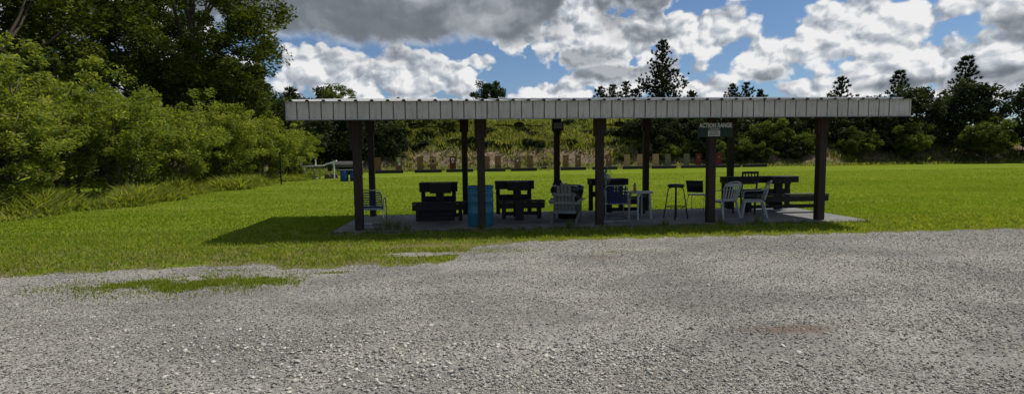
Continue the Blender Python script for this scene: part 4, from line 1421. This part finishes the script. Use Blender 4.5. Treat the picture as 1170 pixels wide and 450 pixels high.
def make_adirondack(label, loc, rz):
    t_ = thing('adirondack_chair', label, 'chair', loc, rz)
    n_ = 6
    for k in range(n_):
        u = (k - (n_ - 1) / 2) / ((n_ - 1) / 2)
        top = 0.93 - 0.22 * u * u
        MB().beam((u * 0.19, -0.20, 0.22), (u * 0.205, -0.43, top), 0.066, 0.018, 0.070, 0.018, up=(0, 1, 0)).build('back_slat', M['plastg'], t_, bevel=0.005)
    MB().beam((-0.27, -0.375, 0.66), (0.27, -0.375, 0.66), 0.022, 0.055).build('back_rail', M['plastg'], t_, bevel=0.003)
    MB().beam((-0.34, -0.315, 0.475), (0.34, -0.315, 0.475), 0.03, 0.06).build('back_rail', M['plastg'], t_, bevel=0.003)
    MB().beam((-0.26, -0.25, 0.26), (0.26, -0.25, 0.26), 0.03, 0.06).build('back_rail', M['plastg'], t_, bevel=0.003)
    for k in range(5):
        yy = -0.13 + k * 0.11
        MB().box((0, yy, 0.27 + (yy + 0.13) * 0.22), (0.52, 0.09, 0.018), Matrix.Rotation(0.2, 3, 'X')).build('seat_slat', M['plastg'], t_, bevel=0.004)
    for s_ in (-1, 1):
        MB().beam((s_ * 0.28, 0.36, 0.34), (s_ * 0.27, -0.50, 0.03), 0.026, 0.12, 0.026, 0.07).build('side_rail', M['plastg'], t_, bevel=0.004)
        MB().box((s_ * 0.31, 0.30, 0.25), (0.03, 0.10, 0.50)).build('leg', M['plastg'], t_, bevel=0.004)
        MB().beam((s_ * 0.345, 0.40, 0.515), (s_ * 0.315, -0.36, 0.505), 0.13, 0.02, 0.08, 0.02).build('armrest', M['plastg'], t_, bevel=0.006)
    return t_


make_adirondack('grey adirondack chair with rounded slatted back, seen from behind near the pad middle', (2.16, 11.78, PZ), -0.30)


def make_plastic_chair(label, loc, rz):
    t_ = thing('plastic_armchair', label, 'chair', loc, rz, 'white plastic armchairs')
    mb = MB()
    mb.box((0, 0.02, 0.405), (0.46, 0.44, 0.018))
    mb.box((0, 0.235, 0.385), (0.46, 0.016, 0.05))
    for s_ in (-1, 1):
        mb.box((s_ * 0.225, 0.02, 0.388), (0.014, 0.44, 0.045))
    mb.build('seat', M['plastw'], t_, bevel=0.008)
    mb = MB()
    # back: rim tube and slats, curved in plan
    def bp(u, z_):
        w_ = 0.21 + 0.05 * (z_ - 0.42) / 0.42
        return Vector((u * w_, -0.20 - (z_ - 0.42) * 0.28 - 0.05 * (1 - u * u), z_))
    rim = [bp(-1, 0.42), bp(-1, 0.60), bp(-1.0, 0.76), bp(-0.85, 0.82), bp(-0.5, 0.855), bp(0, 0.87), bp(0.5, 0.855), bp(0.85, 0.82), bp(1.0, 0.76), bp(1, 0.60), bp(1, 0.42)]
    mb.tube(rim, 0.017, 7)
    for k in range(6):
        u = -0.75 + k * 0.3
        mb.beam(bp(u, 0.43), bp(u, 0.63), 0.042, 0.008, up=(0, 1, 0))
        mb.beam(bp(u, 0.63), bp(u, 0.835), 0.042, 0.008, up=(0, 1, 0))
    for k in range(8):
        u = -1 + k * 0.25
        mb.beam(bp(u, 0.45), bp(u + 0.25, 0.45), 0.008, 0.05)
        mb.beam(bp(u, 0.795), bp(u + 0.25, 0.795), 0.008, 0.07)
    mb.build('backrest', M['plastw'], t_, bevel=0.003)
    for s_ in (-1, 1):
        MB().beam((s_ * 0.215, 0.21, 0.40), (s_ * 0.27, 0.27, 0.0), 0.055, 0.045, 0.042, 0.035).build('leg', M['plastw'], t_, bevel=0.006)
        MB().beam((s_ * 0.215, -0.18, 0.40), (s_ * 0.255, -0.28, 0.0), 0.055, 0.045, 0.042, 0.035).build('leg', M['plastw'], t_, bevel=0.006)
        mb = MB()
        p = [bp(s_, 0.70), Vector((s_ * 0.285, -0.12, 0.655)), Vector((s_ * 0.295, 0.06, 0.645)), Vector((s_ * 0.285, 0.20, 0.64)), Vector((s_ * 0.265, 0.245, 0.60)), Vector((s_ * 0.235, 0.235, 0.40))]
        for a_, b_ in zip(p[:4], p[1:4]):
            mb.beam(a_, b_, 0.058, 0.016)
        for a_, b_ in zip(p[3:], p[4:]):
            mb.beam(a_, b_, 0.05, 0.016, up=(0, 1, 0))
        mb.build('armrest', M['plastw'], t_, bevel=0.004)
    return t_


make_plastic_chair('white plastic armchair, its slotted back towards us, right of the sign post', (5.98, 12.0, PZ), 0.30)
make_plastic_chair('white plastic armchair seen from the side facing left, rightmost chair on the pad', (6.72, 11.98, PZ), 1.15)

# black stool
t_ = thing('bar_stool', 'tall round black bar stool with splayed metal legs', 'stool', (4.82, 12.0, PZ), 0.35)
MB().lathe([(0.0, 0.745), (0.175, 0.745), (0.192, 0.765), (0.192, 0.79), (0.175, 0.815), (0.0, 0.825)], 28).build('seat', M['vinyl'], t_)
for k in range(4):
    a_ = math.pi / 4 + k * math.pi / 2
    c, s = math.cos(a_), math.sin(a_)
    MB().tube([(c * 0.10, s * 0.10, 0.742), (c * 0.155, s * 0.155, 0.725), (c * 0.175, s * 0.175, 0.68), (c * 0.275, s * 0.275, 0.0)], 0.0125, 8).build('leg', M['blackmetal'], t_)
ring = [(0.228 * math.cos(q * math.pi / 12), 0.228 * math.sin(q * math.pi / 12), 0.29) for q in range(25)]
MB().tube(ring, 0.010, 6).build('foot_ring', M['blackmetal'], t_)

# black stacking chair
t_ = thing('stacking_chair', 'black stacking chair with thin wire legs on the back edge of the pad', 'chair', (6.08, 13.62, PZ), -0.75)
mb = MB()
for i in range(6):
    u0, u1 = -1 + i / 3, -1 + (i + 1) / 3
    f_ = lambda u: (u * 0.21, -0.22 - 0.03 * (1 - u * u))
    a_, b_ = f_(u0), f_(u1)
    mb.add([(a_[0], a_[1], 0.50), (b_[0], b_[1], 0.50), (b_[0] * 1.08, b_[1] - 0.08, 0.81), (a_[0] * 1.08, a_[1] - 0.08, 0.81)], [(0, 1, 2, 3)], True)
bo = mb.build('backrest', M['vinyl'], t_)
q = bo.modifiers.new('thickness', 'SOLIDIFY')
q.thickness = 0.03
MB().box((0, 0.02, 0.43), (0.43, 0.43, 0.025)).build('seat', M['vinyl'], t_, bevel=0.012)
for s_ in (-1, 1):
    MB().tube([(s_ * 0.20, -0.22, 0.52), (s_ * 0.21, -0.16, 0.41), (s_ * 0.22, 0.16, 0.405), (s_ * 0.24, 0.22, 0.01)], 0.008, 7).build('leg', M['alu'], t_)
    MB().tube([(s_ * 0.21, -0.14, 0.405), (s_ * 0.24, -0.24, 0.01), (s_ * 0.24, 0.22, 0.01)], 0.008, 7).build('leg', M['alu'], t_)

# black ladder back chair
t_ = thing('wooden_chair', 'black wooden chair with an upright slatted back against the wide right bench', 'chair', (6.83, 12.62, PZ), 0.05)
MB().box((0, 0, 0.44), (0.42, 0.40, 0.035)).build('seat', M['blackwood'], t_, bevel=0.006)
mb = MB()
mb.beam((-0.19, -0.19, 0.45), (-0.20, -0.25, 1.06), 0.035, 0.035)
mb.beam((0.19, -0.19, 0.45), (0.20, -0.25, 1.06), 0.035, 0.035)
mb.box((0, -0.25, 1.045), (0.42, 0.03, 0.06))
mb.box((0, -0.226, 0.79), (0.38, 0.025, 0.06))
mb.box((0, -0.205, 0.60), (0.38, 0.025, 0.05))
for k in range(4):
    mb.box((-0.12 + 0.08 * k, -0.238, 0.92), (0.022, 0.018, 0.22))
mb.build('backrest', M['blackwood'], t_, bevel=0.003)
for sx_ in (-1, 1):
    for sy_ in (-1, 1):
        MB().box((sx_ * 0.185, sy_ * 0.175, 0.21), (0.036, 0.036, 0.42)).build('leg', M['blackwood'], t_, bevel=0.003)

# pedestal fan seen from behind
t_ = thing('pedestal_fan', 'pale pedestal fan with a round wire cage beside a front post', 'fan', (3.08, 11.78, PZ), 0.25)
MB().lathe([(0, 0.03), (0.06, 0.03), (0.19, 0.012), (0.20, 0.0), (0.0, 0.0)], 24).build('base', M['whitemetal'], t_)
MB().tube([(0, 0, 0.02), (0, 0, 0.60), (0, 0, 0.93)], 0, 10, [0.018, 0.016, 0.012]).build('pole', M['whitemetal'], t_)
mb = MB()
mb.lathe([(0, -0.10), (0.045, -0.095), (0.065, -0.05), (0.07, 0.02), (0.05, 0.05), (0, 0.05)], 18)
mot = mb.build('motor', M['whitemetal'], t_)
mot.rotation_euler = (R(-98), 0, 0)
mot.location = (0, -0.02, 1.02)
mb = MB()
for rr, yy in ((0.20, 0.10), (0.20, 0.075), (0.14, 0.045), (0.14, 0.13), (0.07, 0.145)):
    mb.tube([(rr * math.cos(q * math.pi / 14), yy, 1.04 + rr * math.sin(q * math.pi / 14)) for q in range(29)], 0.0028, 4)
for q in range(30):
    a_ = q * math.pi / 15
    c, s = math.cos(a_), math.sin(a_)
    mb.tube([(0.05 * c, 0.03, 1.04 + 0.05 * s), (0.14 * c, 0.045, 1.04 + 0.14 * s), (0.20 * c, 0.085, 1.04 + 0.20 * s), (0.14 * c, 0.13, 1.04 + 0.14 * s), (0.03 * c, 0.15, 1.04 + 0.03 * s)], 0.0014, 3, cap=False)
mb.build('cage', M['whitemetal'], t_)
mb = MB()
for k in range(3):
    a_ = k * 2.094 + 0.5
    rot = Matrix.Rotation(a_, 3, 'Y')
    mm = MB().box((0, 0, 0), (0.075, 0.004, 0.12), Matrix.Rotation(0.4, 3, 'Z'))
    mb.add([rot @ (Vector(v) + Vector((0, 0, 0.10))) + Vector((0, 0.10, 1.04)) for v in mm.v], mm.f)
mb.build('fan_blades', M['panelgrey'], t_)

# round plastic table and bottle
t_ = thing('round_table', 'small round white plastic table with a brown bottle standing on it', 'table', (4.0, 12.15, PZ), 0.3)
MB().lathe([(0.0, 0.61), (0.29, 0.61), (0.31, 0.618), (0.315, 0.64), (0.30, 0.652), (0.0, 0.656)], 32).build('tabletop', M['plastw'], t_)
for k in range(4):
    a_ = math.pi / 4 + k * math.pi / 2
    c, s = math.cos(a_), math.sin(a_)
    MB().beam((c * 0.22, s * 0.22, 0.615), (c * 0.27, s * 0.27, 0.0), 0.055, 0.03, 0.04, 0.028).build('leg', M['plastw'], t_, bevel=0.004)
t_ = thing('bottle', 'brown bottle with a black cap and orange label standing on the round table', 'bottle', (3.86, 12.1, PZ + 0.656))
MB().lathe([(0, 0), (0.032, 0.0), (0.034, 0.01), (0.034, 0.12), (0.026, 0.15), (0.015, 0.165)], 20).build('body', M['bottle'], t_)
MB().lathe([(0.0345, 0.02), (0.0352, 0.022), (0.0352, 0.08), (0.0345, 0.082)], 20).build('bottle_label', M['orange'], t_)
MB().lathe([(0.018, 0.160), (0.019, 0.162), (0.019, 0.20), (0.0, 0.204)], 16).build('cap', M['ink'], t_)


# drums
def make_drum(label, loc, m_, r_=0.287, h=0.88, group=None, name='drum', rz=0.0):
    t_ = thing(name, label, 'drum', loc, rz, group)
    prof_ = [(0.0, 0.02), (r_ * 0.93, 0.02), (r_ * 0.94, 0.0), (r_ * 0.985, 0.012), (r_ * 0.985, h * 0.32), (r_ * 1.02, h * 0.335), (r_ * 1.02, h * 0.35), (r_ * 0.985, h * 0.365),
             (r_ * 0.985, h * 0.60), (r_ * 1.02, h * 0.615), (r_ * 1.02, h * 0.63), (r_ * 0.985, h * 0.645), (r_ * 0.985, h * 0.80), (r_ * 1.01, h * 0.815), (r_ * 0.985, h * 0.83), (r_ * 0.985, h * 0.955)]
    MB().lathe(prof_ + [(r_ * 0.96, h * 0.955), (r_ * 0.95, h * 0.5), (r_ * 0.93, 0.035), (0.0, 0.035)], 40, jitter=0.008).build('shell', m_, t_)
    MB().lathe([(r_ * 0.955, h * 0.95), (r_ * 1.02, h * 0.955), (r_ * 1.025, h * 0.99), (r_ * 1.0, h), (r_ * 0.965, h * 0.992), (r_ * 0.955, h * 0.95)], 40).build('rim', m_, t_)
    return t_


make_drum('scuffed light blue open plastic drum standing behind a front post', (0.215, 11.62, PZ), M['drum'])

# bag lined bin behind the adirondack chair
t_ = thing('bagged_bin', 'dark round bin lined with a black rubbish bag, behind the grey adirondack chair', 'bin', (2.36, 12.62, PZ))
MB().lathe([(0, 0.0), (0.24, 0.0), (0.27, 0.45), (0.29, 0.78), (0.0, 0.76)], 28).build('bin_body', M['blackmetal'], t_)
mb = MB()
mb.lathe([(0.05, 0.76), (0.26, 0.74), (0.33, 0.80), (0.37, 0.77), (0.37, 0.66), (0.345, 0.52), (0.36, 0.42), (0.30, 0.40)], 48, jitter=0.28)
mb.build('bag', M['bag'], t_)

# ------------------------------------------------------------------ far side: drums, shed, rack
make_drum('deep blue plastic drum, left one of two under a plank far out on the lawn', (-8.15, 34.8, 0), M['bluedrum'], 0.26, 0.70, group='far blue drums')
make_drum('deep blue plastic drum, right one of two under a plank far out on the lawn', (-7.55, 34.9, 0), M['bluedrum'], 0.26, 0.70, group='far blue drums')
o = MB().box((0, 0, 0.02), (1.35, 0.5, 0.045)).build('plank', M['steelgrey'], None, 0.006, (-7.85, 34.85, 0.705))
tag(o, 'grey plank lying across the two far blue drums', 'plank')

t_ = thing('low_shed', 'low dark open shed with corrugated grey roof far out at left', 'shed', (-10.85, 47.0, 0), 0.04)
for s_ in (-1, 1):
    MB().box((s_ * 1.25, 0.6, 0.45), (0.08, 1.3, 0.9)).build('side_wall', M['darkvoid'], t_)
MB().box((0, 1.2, 0.55), (2.42, 0.06, 1.1)).build('back_wall', M['darkvoid'], t_)
mb = MB()
vs = []
nn = 60
for yy, zz in ((-0.25, 0.84), (1.45, 1.16)):
    for i in range(nn + 1):
        vs.append((-1.4 + 2.8 * i / nn, yy, zz + 0.025 * math.cos(i * math.pi / 1.5)))
mb.add(vs, [(i, i + 1, nn + 2 + i, nn + 1 + i) for i in range(nn)], True)
ro = mb.build('roof', M['shedroof'], t_)
q = ro.modifiers.new('thickness', 'SOLIDIFY')
q.thickness = 0.01
MB().box((0, -0.02, 0.74), (2.6, 0.06, 0.12)).build('front_beam', M['steelgrey'], t_)

t_ = thing('steel_rack', 'pale steel rack with a level plate and a rising arm beside the shrubs', 'rack', (-11.0, 39.0, 0), 0.05)
MB().beam((-0.95, 0, 0.92), (0.45, 0.0, 0.96), 0.30, 0.09).build('plate', M['steelpale'], t_, bevel=0.004)
MB().beam((0.45, 0.0, 0.98), (1.35, 0.0, 1.30), 0.22, 0.09).build('rising_arm', M['steelpale'], t_, bevel=0.004)
for xx, hh, mm in ((-0.90, 0.9, 'steelpale'), (-0.30, 0.92, 'steelgrey'), (0.15, 0.92, 'steelgrey'), (1.15, 1.2, 'steelpale')):
    MB().beam((xx, 0, hh), (xx + (0.08 if xx < 0 else 0), 0, 0), 0.07, 0.07).build('leg', M[mm], t_)
MB().beam((-0.12, 0, 0.96), (-0.12, 0, 1.42), 0.06, 0.06).build('upright', M['steelpale'], t_)
MB().beam((0.2, 0.0, 0.9), (0.9, 0.0, 0.15), 0.06, 0.05).build('strut', M['steelgrey'], t_)
MB().box((0.85, 0, 0.80), (0.30, 0.06, 0.5)).build('target_plate', M['blackmetal'], t_)
o = MB().box((0, 0, 0.16), (1.0, 0.4, 0.32), None, 0.85).build('timber_stack', M['rust'], None, 0.02, (-10.2, 39.6, 0), 0.1)
tag(o, 'rusty brown block lying under the rising arm of the steel rack', 'block')
o = MB().lathe([(0, 0.12), (0.18, 0.11), (0.22, 0.06), (0.16, 0.0), (0, 0.0)], 20).build('steel_disc', M['steelpale'], None, 0, (-11.6, 36.8, 0))
tag(o, 'pale round steel plate lying in the grass in front of the rack', 'plate')
o = MB().lathe([(0, 0.10), (0.14, 0.09), (0.18, 0.05), (0.12, 0.0), (0, 0.0)], 20).build('steel_disc', M['steelgrey'], None, 0, (-10.9, 38.2, 0))
tag(o, 'small grey steel plate lying in the grass under the rack', 'plate')

t_ = thing('paper_target', 'narrow pinkish white paper target on a thin stake among the left shrubs', 'target', (-12.15, 39.3, 0))
MB().box((0, 0, 0.65), (0.035, 0.03, 1.3)).build('stake', M['blackwood'], t_)
MB().box((-0.05, -0.03, 1.12), (0.16, 0.008, 0.52), Matrix.Rotation(-0.12, 3, 'Y')).build('paper', M['paperp'], t_)
t_ = thing('fence_post', 'thin dark metal stake standing in front of the left shrubs', 'post', (-11.05, 31.7, 0))
MB().box((0, 0, 0.93), (0.07, 0.05, 1.95)).build('stake', M['blackmetal'], t_, bevel=0.004)
MB().box((0, -0.03, 1.80), (0.10, 0.03, 0.10)).build('clip', M['blackmetal'], t_, bevel=0.004)
t_ = thing('fence_post', 'short dark wooden post at the left foot of the steel rack', 'post', (-11.9, 38.0, 0))
MB().box((0, 0, 0.5), (0.20, 0.16, 1.0)).build('stake', M['blackwood'], t_, bevel=0.01)
MB().box((0, 0, 1.02), (0.24, 0.20, 0.05)).build('cap', M['blackwood'], t_, bevel=0.01)

# ------------------------------------------------------------------ target line
TY = lambda x_: 50.1 + 0.085 * x_
def make_target(label, x_, mat_b, marks=(), h=1.18, w=0.58, rz=0.0):
    yy = TY(x_)
    t_ = thing('target_stand', label, 'target', (x_ * yy / 51.0, yy, 0), rz, 'cardboard targets along the target line')
    for s_ in (-1, 1):
        MB().box((s_ * (w / 2 - 0.03), 0.02, 0.68), (0.045, 0.02, 1.40)).build('lath', M['lath'], t_)
    MB().box((0, 0.04, 0.235), (w + 0.06, 0.09, 0.05)).build('foot', M['lath'], t_)
    MB().box((0, 0, 0.30 + h / 2), (w, 0.012, h)).build('board', mat_b, t_)
    for (mt, cx, cz, ww, hh, kind) in marks:
        if kind == 'disc':
            mb = MB()
            mb.add([(cx + ww * math.cos(q * math.pi / 10), -0.012, cz + hh * math.sin(q * math.pi / 10)) for q in range(20)], [tuple(range(20))])
            mo = mb.build('bullseye', mt, t_)
            q_ = mo.modifiers.new('thickness', 'SOLIDIFY')
            q_.thickness = 0.004
        else:
            MB().box((cx, -0.010 if mt is not M['ink'] else -0.014, cz), (ww, 0.004, hh)).build('paper', mt, t_)
    return t_


B, BT, BG, BR = M['board'], M['boardtan'], M['boardgrey'], M['boardred']
PW, PG, IK = M['paperw'], M['paperg'], M['ink']
make_target('plain brown cardboard target, leftmost of the target line', -8.77, B)
make_target('brown cardboard target with a green sheet above a small white one', -6.80, B, ((PG, 0, 1.22, 0.30, 0.42, 'r'), (PW, 0.03, 0.84, 0.20, 0.2, 'r')))
make_target('plain brown cardboard target left of the one with the black bullseye', -4.78, B, ((BT, 0.0, 1.0, 0.06, 0.08, 'r'),))
make_target('brown cardboard target with a tan sheet and black bullseye', -3.56, B, ((BT, 0, 1.08, 0.50, 0.62, 'r'), (IK, 0, 1.06, 0.13, 0.13, 'disc')))
make_target('dark red target board with a white figure', -1.67, BR, ((PW, 0, 1.22, 0.30, 0.22, 'r'), (PW, 0, 1.0, 0.16, 0.24, 'r'), (IK, 0, 1.16, 0.07, 0.09, 'disc'), (IK, 0, 1.0, 0.04, 0.05, 'disc')))
make_target('brown cardboard target half hidden behind a rear post, right of the dark red one', -0.54, B)
make_target('brown cardboard target next to the front post with the blue drum', 1.58, B)
make_target('brown cardboard target with a pale scrap at its centre', 2.68, B, ((BT, 0.0, 1.03, 0.10, 0.16, 'r'), (IK, 0.05, 0.5, 0.08, 0.08, 'disc')))
make_target('brown cardboard target with a green sheet marked by a black and white figure', 4.60, B, ((PG, 0, 1.27, 0.30, 0.30, 'r'), (IK, 0, 1.22, 0.10, 0.12, 'disc'), (PW, 0, 1.02, 0.13, 0.2, 'r')))
make_target('brown cardboard target with a narrow vertical pale strip', 5.80, B, ((BT, 0.02, 1.08, 0.05, 0.22, 'r'),))
make_target('tan cardboard target just right of the rear post with the lamp box', 9.34, B, ((BT, 0.0, 1.15, 0.08, 0.22, 'r'),))
make_target('tan cardboard target with a small white mark, left of the fan post', 10.56, B, ((PW, 0.0, 1.08, 0.10, 0.14, 'r'),))
make_target('narrow brown target with a white mark, right of the fan post', 13.63, B, ((PW, 0.0, 0.98, 0.08, 0.12, 'r'), (BT, 0.0, 1.2, 0.2, 0.12, 'r')))
make_target('clean tan cardboard target left of the fourth rear post', 15.48, BT)
make_target('clean tan cardboard target partly hidden by the fourth rear post', 16.77, BT)
make_target('clean wide tan cardboard target right of the fourth rear post', 18.37, BT, w=0.66)
make_target('grey green target board, left one of two grey green ones', 19.62, BG, ((BT, 0, 1.1, 0.1, 0.1, 'r'),))
make_target('grey green target board beside a red one', 21.55, BG, w=0.62)
make_target('dark red target board left of the sign post', 22.77, BR, ((BT, 0, 1.1, 0.12, 0.14, 'r'),))
make_target('dark red target board right of the sign post, last of the line', 24.90, BR, ((BT, 0, 1.1, 0.12, 0.14, 'r'),))

# timber ties in front of the stands
tie = None
for i, (xa, xb) in enumerate(((-8.95, -6.45), (-5.3, -2.75), (-2.3, 0.25), (0.9, 3.4), (3.95, 6.5), (8.8, 11.4), (12.0, 14.5), (15.1, 17.5), (18.0, 20.5), (21.0, 23.6), (24.6, 27.2), (27.6, 29.8))):
    xm = (xa + xb) / 2
    yy = TY(xm) - 0.30
    if tie is None:
        tie = thing('timber_sleeper', 'black timber sleeper lying in the grass in front of the target stands', 'timber', (xm * yy / 51, yy, 0), 0.02, 'timber sleepers under the targets')
        MB().box((0, 0, 0.15), (2.5, 0.24, 0.30)).build('sleeper', M['tie'], tie, bevel=0.015)
        MB().box((0, 0.30, 0.11), (2.3, 0.22, 0.22)).build('rear_sleeper', M['tie'], tie, bevel=0.015)
    else:
        dup(tie, (xm * yy / 51, yy, 0), 0.02 * ((i % 3) - 1) + 0.03)
# low steel stands between the ties
for lab, xx in (('small dark low steel stand with a thin rod, left of the green figure target', 3.58), ('small dark low steel stand with upright rods near the middle of the target line', 7.15)):
    t_ = thing('steel_stand', lab, 'stand', (xx, 50.5, 0))
    MB().box((0, 0, 0.28), (0.62, 0.25, 0.16)).build('tray', M['blackmetal'], t_, bevel=0.01)
    for s_ in (-1, 1):
        MB().beam((s_ * 0.22, 0, 0.22), (s_ * 0.34, 0, 0), 0.05, 0.05).build('leg', M['blackmetal'], t_)
    MB().tube([(0.42, 0, 0), (0.42, 0, 0.85)], 0.025, 6).build('rod', M['blackmetal'], t_)
    MB().tube([(0.1, 0, 0.34), (0.0, 0, 0.6), (-0.12, 0, 0.75)], 0.025, 6).build('rod', M['blackmetal'], t_)
# small white plates at the far right
for lab, xx in (('small white plate on a thin stake at the far right, left one of two', 29.9), ('small white plate on a thin stake at the far right, right one of two', 31.3)):
    t_ = thing('steel_target', lab, 'target', (xx, 53.2, 0))
    MB().tube([(0, 0, 0), (0, 0, 1.1)], 0.03, 6).build('stake', M['blackmetal'], t_)
    MB().lathe([(0, -0.01), (0.13, -0.01), (0.13, 0.01), (0, 0.01)], 16).build('plate', M['paperw'], t_)
    t_.children[1].rotation_euler = (R(90), 0, 0)
    t_.children[1].location = (0, -0.05, 1.12)


# ------------------------------------------------------------------ labels of look-alike plants, told apart by their place
ORD = ['nearest', 'second', 'third', 'fourth', 'fifth', 'sixth', 'seventh', 'eighth', 'ninth', 'tenth', 'eleventh', 'twelfth', 'thirteenth', 'fourteenth', 'fifteenth', 'sixteenth', 'seventeenth', 'eighteenth', 'nineteenth', 'twentieth']


def members(gr):
    return [o_ for o_ in bpy.data.objects if o_.get('group') == gr and o_.parent is None]


def relabel(objs, key, fmt, first=None):
    for i_, o_ in enumerate(sorted(objs, key=key)):
        o_['label'] = fmt.format((first if (first and i_ == 0) else ORD[i_]))


a_ = members('bright shrubs along the left of the lawn')
relabel([o_ for o_ in a_ if o_.location.x > -14.5], lambda o_: o_.location.y, 'bright willowy shrub, {} from the camera in the front row left of the lawn')
relabel([o_ for o_ in a_ if o_.location.x <= -14.5], lambda o_: o_.location.y, 'taller willowy shrub, {} from the camera in the back row left of the lawn')
relabel(members('tall trees behind the left shrubs'), lambda o_: o_.location.x / o_.location.y, 'tall dark leafy tree, {} from the left behind the left shrubs', 'first')
relabel(members('dark trees left of the targets'), lambda o_: o_.location.x / o_.location.y, 'dark bushy tree, {} from the left in the wood left of the targets', 'first')
relabel(members('dark trees right of the targets'), lambda o_: o_.location.x / o_.location.y, 'dark bushy tree, {} from the left in the wood along the right targets', 'first')
relabel(members('sunlit bushes right of the targets'), lambda o_: o_.location.x / o_.location.y, 'sunlit green bush, {} from the left in front of the right hand wood', 'first')
relabel(members('olive bushes on the left slope of the berm'), lambda o_: o_.location.x / o_.location.y, 'olive green bush, {} from the left on the left slope of the berm', 'first')
relabel(members('distant pines beyond the right of the lawn'), lambda o_: o_.location.x / o_.location.y, 'distant pine, {} from the left beyond the right of the lawn', 'first')
relabel(members('timber sleepers under the targets'), lambda o_: o_.location.x, 'black timber sleeper, {} from the left along the foot of the targets', 'first')
